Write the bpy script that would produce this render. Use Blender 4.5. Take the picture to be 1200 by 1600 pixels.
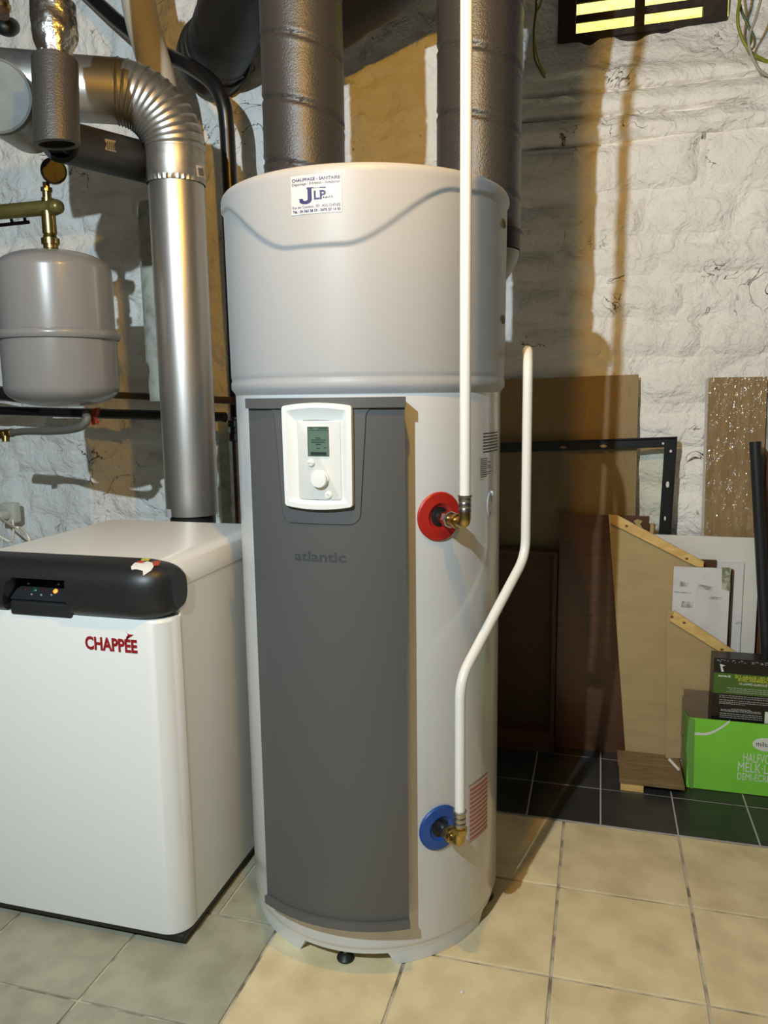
import bpy, bmesh, math, random
import numpy as np
from mathutils import Vector, Matrix
from mathutils.bvhtree import BVHTree
random.seed(4); rng = np.random.default_rng(4)
for o in list(bpy.data.objects): bpy.data.objects.remove(o)
S = bpy.context.scene
COL = S.collection

# ------------------------------------------------------------------ camera
F, PIT, ROL, YAW = 1206.85, 0.150868, -0.0129645, -0.271993       # focal length in px of a 1200x1600 frame
CAM = np.array([0.07125, -1.61314, 1.30861])
_r0 = np.array([math.cos(YAW), -math.sin(YAW), 0.0])
FW = np.array([math.sin(YAW)*math.cos(PIT), math.cos(YAW)*math.cos(PIT), -math.sin(PIT)])
_u0 = np.cross(_r0, FW)
RT = math.cos(ROL)*_r0 + math.sin(ROL)*_u0
UP = -math.sin(ROL)*_r0 + math.cos(ROL)*_u0
cd = bpy.data.cameras.new('camera'); cam = bpy.data.objects.new('camera', cd); COL.objects.link(cam)
cd.sensor_fit = 'VERTICAL'; cd.sensor_height = 32.0; cd.sensor_width = 24.0; cd.lens = F/1600*32.0
cd.clip_start = 0.02
B = -FW
cam.matrix_world = Matrix(((RT[0], UP[0], B[0], CAM[0]), (RT[1], UP[1], B[1], CAM[1]), (RT[2], UP[2], B[2], CAM[2]), (0, 0, 0, 1)))
S.camera = cam

# ------------------------------------------------------------------ light and exposure
S.view_settings.view_transform = 'Standard'; S.view_settings.look = 'None'
S.view_settings.exposure = 1.15; S.view_settings.gamma = 1.0; S.view_settings.use_curve_mapping = False
W = bpy.data.worlds.new('world'); S.world = W; W.use_nodes = True
W.node_tree.nodes['Background'].inputs[0].default_value = (0.9, 0.85, 0.75, 1)
W.node_tree.nodes['Background'].inputs[1].default_value = 0.0
def lamp(name, loc, col, watts, rad):
    l = bpy.data.lights.new(name, 'POINT'); l.color = col; l.energy = watts; l.shadow_soft_size = rad
    o = bpy.data.objects.new(name, l); COL.objects.link(o); o.location = loc; return o
lamp('ceiling_lamp_cool', (-.66, -2.12, 2.35), (.76, .91, 1.0), 112, .018)
lamp('ceiling_lamp_warm', (-.25, -.64, 2.37), (1.0, .50, .03), 19, .02)
wl = bpy.data.lights.new('window_well_daylight', 'AREA'); wl.shape = 'RECTANGLE'; wl.size = .9; wl.size_y = .12; wl.color = (1, .93, .55); wl.energy = 6.5
wo = bpy.data.objects.new('window_well_daylight', wl); COL.objects.link(wo); wo.location = (.17, 1.72, 3.25)

# ------------------------------------------------------------------ pixel -> point (at a real depth)
def ray(u, v): return FW + RT*(u-600)/F - UP*(v-800)/F
def at(u, v, Y0, k=0.0):
    d = ray(u, v); t = (Y0 + k*CAM[2] - CAM[1])/(d[1] - k*d[2]); return CAM + t*d
def atz(u, v, z):
    d = ray(u, v); return CAM + d*((z-CAM[2])/d[2])
def dep(u, v, t): return CAM + t*ray(u, v)

# ------------------------------------------------------------------ materials
def mat(name, col, rough=.5, metal=0.0, noise=None, bump=None, coat=0.0, spec=.5, rnd=0.0, emit=None, aniso=None):
    """noise=(scale, colour2, lo, hi, detail); bump=(scale, strength, distance)"""
    m = bpy.data.materials.new(name); m.use_nodes = True
    nt = m.node_tree; N = nt.nodes; L = nt.links; b = N['Principled BSDF']
    b.inputs['Base Color'].default_value = (*col, 1); b.inputs['Roughness'].default_value = rough
    b.inputs['Metallic'].default_value = metal; b.inputs['Coat Weight'].default_value = coat
    b.inputs['Coat Roughness'].default_value = .08
    b.inputs['Specular IOR Level'].default_value = spec
    geo = N.new('ShaderNodeNewGeometry'); src = None
    if noise:
        sc, c2, lo, hi, det = noise
        n = N.new('ShaderNodeTexNoise'); n.inputs['Scale'].default_value = sc; n.inputs['Detail'].default_value = det
        L.new(geo.outputs['Position'], n.inputs['Vector'])
        r = N.new('ShaderNodeMapRange'); r.inputs[1].default_value = lo; r.inputs[2].default_value = hi
        L.new(n.outputs['Fac'], r.inputs[0])
        x = N.new('ShaderNodeMix'); x.data_type = 'RGBA'
        x.inputs[6].default_value = (*col, 1); x.inputs[7].default_value = (*c2, 1)
        L.new(r.outputs[0], x.inputs[0]); src = x.outputs[2]
        L.new(src, b.inputs['Base Color'])
    if rnd:
        oi = N.new('ShaderNodeObjectInfo'); h = N.new('ShaderNodeHueSaturation')
        mr = N.new('ShaderNodeMapRange'); mr.inputs[3].default_value = 1-rnd; mr.inputs[4].default_value = 1+rnd
        L.new(oi.outputs['Random'], mr.inputs[0]); L.new(mr.outputs[0], h.inputs['Value'])
        if src: L.new(src, h.inputs['Color'])
        else: h.inputs['Color'].default_value = (*col, 1)
        L.new(h.outputs[0], b.inputs['Base Color'])
    if bump:
        n = N.new('ShaderNodeTexNoise'); n.inputs['Scale'].default_value = bump[0]; n.inputs['Detail'].default_value = 4
        L.new(geo.outputs['Position'], n.inputs['Vector'])
        bp = N.new('ShaderNodeBump'); bp.inputs['Strength'].default_value = bump[1]; bp.inputs['Distance'].default_value = bump[2]
        L.new(n.outputs['Fac'], bp.inputs['Height']); L.new(bp.outputs[0], b.inputs['Normal'])
    if emit:
        b.inputs['Emission Color'].default_value = (*emit[0], 1); b.inputs['Emission Strength'].default_value = emit[1]
    return m

def wood_mat(name, c1, c2, rough, stretch, coat=0.0, scale=18):
    m = mat(name, c1, rough, coat=coat); nt = m.node_tree; N = nt.nodes; L = nt.links; b = N['Principled BSDF']
    geo = N.new('ShaderNodeNewGeometry'); mp = N.new('ShaderNodeMapping'); mp.inputs['Scale'].default_value = stretch
    n = N.new('ShaderNodeTexNoise'); n.inputs['Scale'].default_value = scale; n.inputs['Detail'].default_value = 5; n.inputs['Distortion'].default_value = .6
    x = N.new('ShaderNodeMix'); x.data_type = 'RGBA'; x.inputs[6].default_value = (*c1, 1); x.inputs[7].default_value = (*c2, 1)
    r = N.new('ShaderNodeMapRange'); r.inputs[1].default_value = .35; r.inputs[2].default_value = .68
    L.new(geo.outputs['Position'], mp.inputs[0]); L.new(mp.outputs[0], n.inputs['Vector']); L.new(n.outputs['Fac'], r.inputs[0])
    L.new(r.outputs[0], x.inputs[0]); L.new(x.outputs[2], b.inputs['Base Color'])
    return m

def wall_material():
    m = mat('whitewashed_stone', (.72, .69, .63), .85); nt = m.node_tree; N = nt.nodes; L = nt.links; b = N['Principled BSDF']
    b.inputs['Specular IOR Level'].default_value = .25
    geo = N.new('ShaderNodeNewGeometry')
    def noise(sc, det, dist=0):
        n = N.new('ShaderNodeTexNoise'); n.inputs['Scale'].default_value = sc; n.inputs['Detail'].default_value = det; n.inputs['Distortion'].default_value = dist
        L.new(geo.outputs['Position'], n.inputs['Vector']); return n.outputs['Fac']
    def rng_(s, a, c):
        r = N.new('ShaderNodeMapRange'); r.inputs[1].default_value = a; r.inputs[2].default_value = c; L.new(s, r.inputs[0]); return r.outputs[0]
    def mix(f, a, c):
        x = N.new('ShaderNodeMix'); x.data_type = 'RGBA'
        if f is not None: L.new(f, x.inputs[0])
        for i, s in ((6, a), (7, c)):
            if isinstance(s, tuple): x.inputs[i].default_value = (*s, 1)
            else: L.new(s, x.inputs[i])
        return x.outputs[2]
    c = mix(rng_(noise(3.0, 5), .35, .7), (.95, .94, .91), (.86, .84, .79))
    c = mix(rng_(noise(26, 3, 1.5), .72, .78), c, (.30, .25, .19))                 # flaked specks
    # thin cracks in the paint: the zero line of a distorted noise, broken up by a second one
    n = noise(5.5, 4, 1.2); a = N.new('ShaderNodeMath'); a.operation = 'SUBTRACT'; a.inputs[1].default_value = .5; L.new(n, a.inputs[0])
    ab = N.new('ShaderNodeMath'); ab.operation = 'ABSOLUTE'; L.new(a.outputs[0], ab.inputs[0])
    cr = N.new('ShaderNodeMapRange'); cr.inputs[1].default_value = .0015; cr.inputs[2].default_value = .005; cr.inputs[3].default_value = 1; cr.inputs[4].default_value = 0
    L.new(ab.outputs[0], cr.inputs[0])
    gate = rng_(noise(4.2, 2), .57, .63); mu = N.new('ShaderNodeMath'); mu.operation = 'MULTIPLY'
    L.new(cr.outputs[0], mu.inputs[0]); L.new(gate, mu.inputs[1])
    c = mix(mu.outputs[0], c, (.17, .13, .10))
    L.new(c, b.inputs['Base Color'])
    h1 = noise(13, 6, .8); h2 = noise(60, 4, .4)
    s = N.new('ShaderNodeMath'); s.operation = 'MULTIPLY_ADD'; s.inputs[1].default_value = .22; L.new(h2, s.inputs[0]); L.new(h1, s.inputs[2])
    s2 = N.new('ShaderNodeMath'); s2.operation = 'MULTIPLY_ADD'; s2.inputs[1].default_value = -.25; L.new(mu.outputs[0], s2.inputs[0]); L.new(s.outputs[0], s2.inputs[2])
    bp = N.new('ShaderNodeBump'); bp.inputs['Strength'].default_value = 1.0; bp.inputs['Distance'].default_value = .026
    L.new(s2.outputs[0], bp.inputs['Height']); L.new(bp.outputs[0], b.inputs['Normal'])
    return m

M = {}
M['wall'] = wall_material()
M['plain'] = mat('low_bounce_plaster', (.06, .05, .036), .9)  # darkened so the unseen walls and ceiling bounce little light
M['grout'] = mat('grout', (.52, .47, .36), .9, noise=(14, (.20, .17, .13), .45, .62, 5))
M['grout_dark'] = mat('pale_grout', (.42, .41, .38), .9)
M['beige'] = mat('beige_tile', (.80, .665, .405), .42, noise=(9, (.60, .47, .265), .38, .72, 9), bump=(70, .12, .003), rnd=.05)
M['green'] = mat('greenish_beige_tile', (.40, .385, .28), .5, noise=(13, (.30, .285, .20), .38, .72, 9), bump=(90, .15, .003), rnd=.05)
M['dark'] = mat('charcoal_tile', (.026, .026, .026), .38, noise=(9, (.045, .043, .04), .4, .7, 5), bump=(60, .1, .002), rnd=.15)
M['tank'] = mat('white_enamel', (.67, .67, .665), .22, coat=.3)
M['lidw'] = mat('white_plastic', (.41, .41, .412), .42, coat=0.0, spec=.35)
M['ringw'] = mat('base_white', (.72, .72, .70), .35)
M['conw'] = mat('console_white', (.83, .83, .80), .3)
M['plate'] = mat('console_plate', (.72, .71, .67), .35)
M['grey'] = mat('panel_grey', (.096, .096, .093), .42)
M['grey2'] = mat('panel_trim_grey', (.104, .105, .105), .4)
M['logo'] = mat('logo_dark_grey', (.055, .06, .065), .4)
M['line'] = mat('black_gap', (.008, .008, .009), .6)
M['lcd'] = mat('lcd_green', (.10, .16, .125), .2, emit=((.10, .20, .14), .05))
M['ink'] = mat('dark_ink', (.012, .016, .014), .5)
M['navy'] = mat('navy_ink', (.015, .012, .10), .5)
M['sticker'] = mat('sticker_white', (.58, .58, .60), .5, spec=.3)
M['red'] = mat('red_plastic', (.42, .018, .012), .4)
M['blue'] = mat('blue_plastic', (.012, .07, .30), .4)
M['brass'] = mat('brass', (.50, .36, .13), .28, metal=1.0, noise=(40, (.35, .24, .08), .4, .7, 3))
M['steel'] = mat('stainless', (.42, .40, .37), .3, metal=1.0)
M['whitepipe'] = mat('white_pipe', (.84, .83, .78), .3)
M['black'] = mat('black_plastic', (.012, .012, .012), .45)
M['bar'] = mat('boiler_black', (.013, .013, .014), .42, noise=(90, (.018, .018, .018), .3, .7, 2))
M['boiler'] = mat('boiler_white', (.80, .80, .77), .34, coat=.1)
M['boilerside'] = mat('boiler_side_grey', (.87, .87, .83), .4)
M['redink'] = mat('red_ink', (.30, .008, .012), .4)
M['galv'] = mat('galvanised', (.46, .45, .42), .42, metal=.85, noise=(45, (.36, .345, .32), .38, .66, 5))
M['capgrey'] = mat('dull_zinc', (.20, .21, .205), .6, metal=.3, spec=.2, noise=(18, (.16, .17, .165), .4, .7, 5))
M['inox'] = mat('brushed_flue', (.55, .53, .50), .40, metal=.92)
M['foam'] = mat('grey_foam', (.036, .033, .031), .40, noise=(300, (.05, .046, .042), .4, .7, 3), bump=(240, .35, .003), spec=.6)
M['foam2'] = mat('black_foam', (.013, .0125, .012), .55, bump=(160, .3, .002))
M['foamcut'] = mat('cut_foam', (.06, .058, .055), .9)
M['alu'] = mat('aluminium_tape', (.62, .60, .58), .24, metal=1.0, bump=(28, .6, .012))
M['vessel'] = mat('vessel_grey', (.26, .25, .24), .3, coat=.2)
M['oliveb'] = mat('gold_paint', (.24, .19, .055), .38, metal=.6, noise=(30, (.18, .15, .05), .4, .7, 4))
M['rubber'] = mat('braided_hose', (.16, .15, .13), .5, bump=(300, .6, .002))
M['rust'] = mat('brown_pipe', (.10, .055, .03), .5, noise=(25, (.05, .03, .02), .4, .7, 4))
M['blackpipe'] = mat('black_pipe', (.010, .010, .011), .32)
M['cream'] = mat('cream_pipe', (.55, .50, .41), .7, noise=(10, (.45, .40, .31), .4, .7, 5), bump=(40, .2, .004))
M['cement'] = mat('cement_pipe', (.48, .48, .42), .85, noise=(24, (.30, .31, .25), .45, .68, 6), bump=(60, .4, .003))
M['hard'] = wood_mat('hardboard', (.34, .225, .10), (.29, .19, .08), .6, (3, 3, 1), scale=40)
M['mdf'] = wood_mat('mdf', (.47, .345, .165), (.42, .305, .14), .7, (1, 1, 3), scale=8)
M['mdfedge'] = mat('mdf_edge', (.20, .15, .08), .8)
M['pine'] = wood_mat('pine', (.80, .55, .20), (.62, .39, .12), .55, (4, 4, 9), scale=5)
M['pineknot'] = mat('pine_knot', (.18, .085, .03), .6)
M['veneer'] = wood_mat('dark_veneer', (.105, .048, .02), (.07, .03, .012), .35, (1, 1, 22), coat=.2, scale=6)
M['drawer'] = wood_mat('dark_drawer', (.085, .042, .018), (.065, .032, .013), .5, (2, 2, 2))
M['redwood'] = wood_mat('red_brown', (.14, .055, .022), (.10, .04, .016), .4, (6, 6, 1))
M['lam'] = wood_mat('oak_laminate', (.42, .285, .13), (.31, .20, .085), .35, (14, 14, 1.2), coat=.5, scale=4)
M['film'] = mat('laminate_core', (.50, .48, .43), .4)
M['whiteboard'] = mat('white_melamine', (.72, .71, .66), .4)
M['smear'] = mat('painted_board', (.70, .69, .70), .6, noise=(14, (.60, .60, .60), .55, .75, 4))
M['smudge'] = mat('grey_smudge', (.30, .30, .28), .8, noise=(40, (.62, .61, .61), .42, .58, 4))
M['mould'] = mat('green_smudge', (.20, .23, .12), .8, noise=(50, (.5, .52, .42), .45, .62, 4))
M['floorplank'] = wood_mat('brown_planks', (.27, .18, .085), (.19, .12, .05), .6, (3, 14, 14), scale=6)
M['greenbox'] = mat('green_card', (.24, .70, .06), .45, noise=(6, (.21, .64, .05), .4, .7, 3))
M['greenside'] = mat('green_card_edge', (.16, .36, .07), .6)
M['card'] = mat('brown_card', (.20, .14, .08), .8)
M['boxblack'] = mat('black_carton', (.010, .010, .009), .35)
M['boxgreen'] = mat('carton_green_band', (.07, .15, .025), .35)
M['yellowink'] = mat('yellow_ink', (.55, .55, .05), .5)
M['whiteink'] = mat('white_ink', (.75, .78, .70), .5)
M['greyink'] = mat('grey_ink', (.42, .42, .40), .5)
M['redcard'] = mat('red_card', (.28, .03, .02), .5)
M['grate'] = mat('dark_grate_wood', (.020, .013, .009), .75, noise=(30, (.045, .03, .02), .5, .75, 4), bump=(40, .5, .004))
M['wellwall'] = mat('well_wall', (.78, .72, .40), .9, noise=(30, (.55, .50, .25), .55, .8, 5), bump=(50, .6, .006))
M['wire'] = mat('green_yellow_wire', (.22, .26, .02), .4)
M['wireg'] = mat('green_wire', (.06, .12, .03), .4)
M['wirew'] = mat('grey_wire', (.38, .36, .31), .5)
M['ivory'] = mat('ivory_plug', (.70, .66, .55), .4)
M['gold'] = mat('gauge_face', (.10, .07, .065), .8, spec=.1)
M['chrome'] = mat('chrome', (.55, .53, .50), .18, metal=1.0)
M['labelpink'] = mat('pink_label_ink', (.45, .13, .10), .5)
M['labelpale'] = mat('pale_label', (.66, .55, .48), .4)
M['clearlabel'] = mat('clear_label', (.66, .65, .60), .2, coat=.3)
M['orange'] = mat('orange_lamp', (.9, .2, .02), .3, emit=((1.0, .25, .03), .8))
M['greenled'] = mat('green_lamp', (.01, .09, .03), .3)
M['redled'] = mat('dark_red_lamp', (.06, .01, .01), .3)
M['panel'] = mat('control_panel', (.020, .021, .023), .35)
M['yellowtear'] = mat('yellow_tear', (.55, .5, .08), .5); M['redtear'] = mat('red_tear', (.40, .06, .03), .5); M['paper'] = mat('torn_paper', (.72, .70, .66), .8)
M['pole'] = mat('dark_grey_tube', (.022, .023, .026), .35)

def glass_mat():
    m = bpy.data.materials.new('clear_pane'); m.use_nodes = True; nt = m.node_tree; N = nt.nodes; L = nt.links
    N.remove(N['Principled BSDF']); out = N['Material Output']
    t = N.new('ShaderNodeBsdfTransparent'); t.inputs[0].default_value = (.95, .96, .93, 1)
    g = N.new('ShaderNodeBsdfGlossy'); g.inputs[0].default_value = (1, 1, 1, 1); g.inputs[1].default_value = .06
    f = N.new('ShaderNodeFresnel'); f.inputs[0].default_value = 1.45
    x = N.new('ShaderNodeMixShader'); L.new(f.outputs[0], x.inputs[0]); L.new(t.outputs[0], x.inputs[1]); L.new(g.outputs[0], x.inputs[2])
    L.new(x.outputs[0], out.inputs[0]); return m
M['glass'] = glass_mat()

# ------------------------------------------------------------------ mesh helpers
ORG = {}
def tag(o, label, cat=None, group=None, kind=None):
    if label: o['label'] = label
    if cat: o['category'] = cat
    if group: o['group'] = group
    if kind: o['kind'] = kind
    return o
def thing(name, label, cat, loc, group=None):
    o = bpy.data.objects.new(name, None); COL.objects.link(o); o.location = loc; o.empty_display_size = .05
    ORG[o.name] = np.array(loc, float); return tag(o, label, cat, group)
def mk(name, V, Fc, m, parent=None, smooth=False, sharp=None):
    V = np.array(V, float)
    if parent is not None: org = ORG[parent.name]
    else:
        lo, hi = V.min(0), V.max(0); org = np.array([(lo[0]+hi[0])/2, (lo[1]+hi[1])/2, lo[2]])
    me = bpy.data.meshes.new(name); me.from_pydata([tuple(p) for p in V-org], [], Fc); me.validate()
    bm = bmesh.new(); bm.from_mesh(me); bmesh.ops.recalc_face_normals(bm, faces=bm.faces)
    if smooth:
        lim = math.radians(sharp or 35)
        for f in bm.faces: f.smooth = True
        for e in bm.edges:
            if len(e.link_faces) == 2 and e.calc_face_angle() > lim: e.smooth = False
    bm.to_mesh(me); bm.free()
    me.materials.append(M[m] if isinstance(m, str) else m)
    o = bpy.data.objects.new(name, me); COL.objects.link(o); ORG[o.name] = org
    if parent is not None:
        o.parent = parent; o.location = (0, 0, 0)
    else: o.location = org
    return o
def boxvf(x, y, z, bev=0.0, seg=2):
    bm = bmesh.new(); bmesh.ops.create_cube(bm, size=1.0)
    for v in bm.verts: v.co = Vector((x[0] + (v.co.x+.5)*(x[1]-x[0]), y[0] + (v.co.y+.5)*(y[1]-y[0]), z[0] + (v.co.z+.5)*(z[1]-z[0])))
    if bev: bmesh.ops.bevel(bm, geom=bm.edges[:], offset=bev, segments=seg, profile=.5, affect='EDGES')
    bm.verts.index_update(); V = [tuple(v.co) for v in bm.verts]; Fc = [[v.index for v in f.verts] for f in bm.faces]; bm.free(); return V, Fc
def box(name, x, y, z, m, parent=None, bev=0.0, seg=2, smooth=None):
    V, Fc = boxvf(x, y, z, bev, seg); return mk(name, V, Fc, m, parent, smooth=(bev > 0 and seg > 2) if smooth is None else smooth)
def frame_of(d):
    d = np.array(d, float); d /= np.linalg.norm(d)
    a = np.array([0, 0, 1.0]) if abs(d[2]) < .9 else np.array([1.0, 0, 0])
    e1 = np.cross(a, d); e1 /= np.linalg.norm(e1); return d, e1, np.cross(d, e1)
def lathevf(prof, org, axis=(0, 0, 1), n=40, cap=True):
    d, e1, e2 = frame_of(axis); org = np.array(org, float); V = []; Fc = []
    for r, h in prof:
        for i in range(n):
            a = 2*math.pi*i/n; V.append(org + d*h + (e1*math.cos(a)+e2*math.sin(a))*r)
    for j in range(len(prof)-1):
        for i in range(n): Fc.append([j*n+i, j*n+(i+1) % n, (j+1)*n+(i+1) % n, (j+1)*n+i])
    if cap: Fc.append(list(range(n))[::-1]); Fc.append([(len(prof)-1)*n+i for i in range(n)])
    return V, Fc
def lathe(name, prof, org, m, parent=None, axis=(0, 0, 1), n=40, cap=True, sharp=35):
    V, Fc = lathevf(prof, org, axis, n, cap); return mk(name, V, Fc, m, parent, smooth=True, sharp=sharp)
def fillet(P, rad, k=8):
    P = [np.array(p, float) for p in P]; out = [P[0]]
    for i in range(1, len(P)-1):
        a, b, c = P[i-1], P[i], P[i+1]; u = a-b; w = c-b; lu, lw = np.linalg.norm(u), np.linalg.norm(w); u /= lu; w /= lw
        ang = math.acos(max(-1, min(1, u@w))); t = min(rad/math.tan(ang/2) if ang < 3.1 else 0, .48*lu, .48*lw)
        p0, p1 = b+u*t, b+w*t
        for j in range(k+1):
            s = j/k; out.append((1-s)**2*p0 + 2*s*(1-s)*b + s*s*p1)
    out.append(P[-1]); return out
def spline(P, k=8):
    P = [np.array(p, float) for p in P]; Q = [2*P[0]-P[1]] + P + [2*P[-1]-P[-2]]; out = []
    for i in range(1, len(Q)-2):
        for j in range(k):
            t = j/k; a, b, c, d = Q[i-1], Q[i], Q[i+1], Q[i+2]
            out.append(.5*((2*b) + (-a+c)*t + (2*a-5*b+4*c-d)*t*t + (-a+3*b-3*c+d)*t**3))
    out.append(P[-1]); return out
def tubevf(path, R, n=16, cap=True, start=None):
    P = [np.array(p, float) for p in path]; N = len(P); V = []; Fc = []
    T = [P[min(i+1, N-1)]-P[max(i-1, 0)] for i in range(N)]; T = [t/np.linalg.norm(t) for t in T]
    _, e1, e2 = frame_of(T[0])
    for i in range(N):
        if i: e1 = e1 - T[i]*(e1@T[i]); e1 /= np.linalg.norm(e1); e2 = np.cross(T[i], e1)
        r = R[i] if hasattr(R, '__len__') else R
        for j in range(n):
            a = 2*math.pi*j/n; V.append(P[i] + r*(e1*math.cos(a)+e2*math.sin(a)))
    for i in range(N-1):
        for j in range(n): Fc.append([i*n+j, i*n+(j+1) % n, (i+1)*n+(j+1) % n, (i+1)*n+j])
    if cap: Fc.append(list(range(n))[::-1]); Fc.append([(N-1)*n+j for j in range(n)])
    return V, Fc
def tube(name, path, R, m, parent=None, n=16, cap=True, sharp=50):
    V, Fc = tubevf(path, R, n, cap); return mk(name, V, Fc, m, parent, smooth=True, sharp=sharp)
def gridf(nr, nc, off=0): return [[off+i*nc+j, off+i*nc+j+1, off+(i+1)*nc+j+1, off+(i+1)*nc+j] for i in range(nr-1) for j in range(nc-1)]
def prism(name, pts, thick, m, parent=None):
    """pts: front polygon (world points), pushed back by the vector thick"""
    n = len(pts); V = [np.array(p, float) for p in pts] + [np.array(p, float)+np.array(thick) for p in pts]
    Fc = [list(range(n)), list(range(n, 2*n))[::-1]] + [[i, (i+1) % n, n+(i+1) % n, n+i] for i in range(n)]
    return mk(name, V, Fc, m, parent)
def merge(parts):
    V = []; Fc = []
    for v, f in parts:
        o = len(V); V += [tuple(p) for p in v]; Fc += [[i+o for i in q] for q in f]
    return V, Fc
def textvf(s, bold=0.0, sx=1.0):
    cu = bpy.data.curves.new('t', 'FONT'); cu.body = s; cu.size = 1.0; cu.offset = bold; cu.resolution_u = 3; cu.fill_mode = 'FRONT'
    o = bpy.data.objects.new('t', cu); COL.objects.link(o)
    me = bpy.data.meshes.new_from_object(o.evaluated_get(bpy.context.evaluated_depsgraph_get()))
    V = np.array([v.co[:] for v in me.vertices]); Fc = [list(p.vertices) for p in me.polygons]
    bpy.data.objects.remove(o); bpy.data.curves.remove(cu); bpy.data.meshes.remove(me); return V, Fc
def text(name, s, fn, x0, x1, z0, z1, m, parent, bold=0.0, keep=None):
    """letters stretched to the box x0..x1 / z0..z1 (cap height), mapped by fn(x, z) -> point"""
    V, Fc = textvf(s, bold); a, b = V[:, 0].min(), V[:, 0].max(); lo, hi = 0.0, (keep or V[:, 1].max())
    P = [fn(x0 + (x1-x0)*(v[0]-a)/(b-a), z0 + (z1-z0)*(v[1]-lo)/(hi-lo)) for v in V]
    return mk(name, P, Fc, m, parent)
def rows(name, R, m, parent=None, smooth=True, back=None, sharp=35):
    nr, nc = len(R), len(R[0]); V = [p for r in R for p in r]; Fc = gridf(nr, nc)
    return mk(name, V, Fc, m, parent, smooth=smooth, sharp=sharp)

# ================================================================== THE SETTING
s = .333
YW = 1.3
def vnoise(x, y, sc, seed):
    r = np.random.default_rng(seed); T = r.random((64, 64)); x = x*sc; y = y*sc
    i, j = np.floor(x).astype(int), np.floor(y).astype(int); f, g = x-i, y-j; f = f*f*(3-2*f); g = g*g*(3-2*g)
    a = T[i % 64, j % 64]; b = T[(i+1) % 64, j % 64]; c = T[i % 64, (j+1) % 64]; d = T[(i+1) % 64, (j+1) % 64]
    return (a*(1-f)+b*f)*(1-g)+(c*(1-f)+d*f)*g - .5
def sstep(a, b, x): t = np.clip((x-a)/(b-a), 0, 1); return t*t*(3-2*t)
def wall_y(X, Z):
    X = np.asarray(X, float); Z = np.asarray(Z, float)
    y = YW - .020*vnoise(X+9, Z+9, 2.3, 1) - .020*vnoise(X+9, Z+9, 6, 2) - .017*vnoise(X+9, Z+9, 14, 3) - .010*vnoise(X+9, Z+9, 31, 5)
    side = sstep(-.45, -.15, X)                                    # sloping sill up to the basement window
    y += side*np.where(Z > 2.20, (np.minimum(Z, 2.6)-2.20)*.55, 0)
    w = .025*vnoise(X+9, Z*0+3, 3, 7)
    for z0, d in ((2.19, .024), (2.29, .034), (2.385, .028)):     # corbelled bands with dark joints below them
        q = (Z-z0-w)/.045; y -= side*d*np.exp(-q*q*1.2)
        q = (Z-z0+.046-w)/.007; y += side*.034*np.exp(-q*q)
    return y
GX0, GX1, GZ0 = -.095, .455, 2.59                                  # window opening
xs = np.arange(-2.9, 1.701, .0125); zs = np.concatenate([np.arange(0, 2.1, .0125), np.arange(2.1, 2.44, .0055), np.arange(2.44, 3.151, .0125)])
XX, ZZ = np.meshgrid(xs, zs); YY = wall_y(XX, ZZ)
V = np.stack([XX, YY, ZZ], -1).reshape(-1, 3); nc = len(xs)
Fc = [q for q in gridf(len(zs), nc) if not (GX0 < V[q[0]][0] < GX1 and V[q[0]][2] > GZ0)]
wall = tag(mk('wall_back', V, Fc, 'wall', smooth=True, sharp=60), 'rough whitewashed stone cellar wall behind the heater', kind='structure')
# stones of the wall, thickly painted over: each one a low dome standing proud of the joints
z = 0.02; ci = 0
while z < 2.15:
    h = random.uniform(.11, .20); x = -2.86 + random.uniform(0, .2)
    while x < 1.6:
        w = random.uniform(.17, .42)
        if -2.7 < x+w and x < 1.2 and z+h < 2.17:
            n1, n2 = max(5, int(w/.028)), max(4, int(h/.028)); g = .007
            u, v = np.meshgrid(np.linspace(0, 1, n1), np.linspace(0, 1, n2))
            wob = .012*math.sin(ci*1.7); e = np.minimum(np.minimum(u, 1-u)*w, np.minimum(v, 1-v)*h)
            X = x+g+(w-2*g)*u + .012*vnoise(u*3+ci, v*3, 1.3, 11)*4*u*(1-u); Zq = z+g+(h-2*g)*v + wob*(u-.5)*v*(1-v)*4
            up = random.uniform(.007, .022)
            Y = wall_y(X, Zq) - up*sstep(0, .038, e) + .006*(e <= 1e-6) - .005*vnoise(u*w+ci*.37, v*h, 24, 12)
            mk('stone', np.stack([X, Y, Zq], -1).reshape(-1, 3), gridf(n2, n1), 'wall', wall, smooth=True, sharp=80)
        x += w; ci += 1
    z += h
# other walls and ceiling of the cellar
tag(box('wall_left', (-3.0, -2.9), (-3.6, 1.4), (0, 3.15), 'plain'), 'plastered cellar side wall', kind='structure')
tag(box('wall_right', (1.7, 1.8), (-3.6, 1.8), (0, 3.15), 'plain'), 'plastered cellar side wall', kind='structure')
tag(box('wall_front', (-3.0, 1.8), (-3.7, -3.6), (0, 3.15), 'plain'), 'plastered cellar wall behind the viewer', kind='structure')
tag(box('ceiling', (-3.0, 1.8), (-3.7, 1.52), (3.15, 3.25), 'plain'), 'cellar ceiling', kind='structure')
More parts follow.
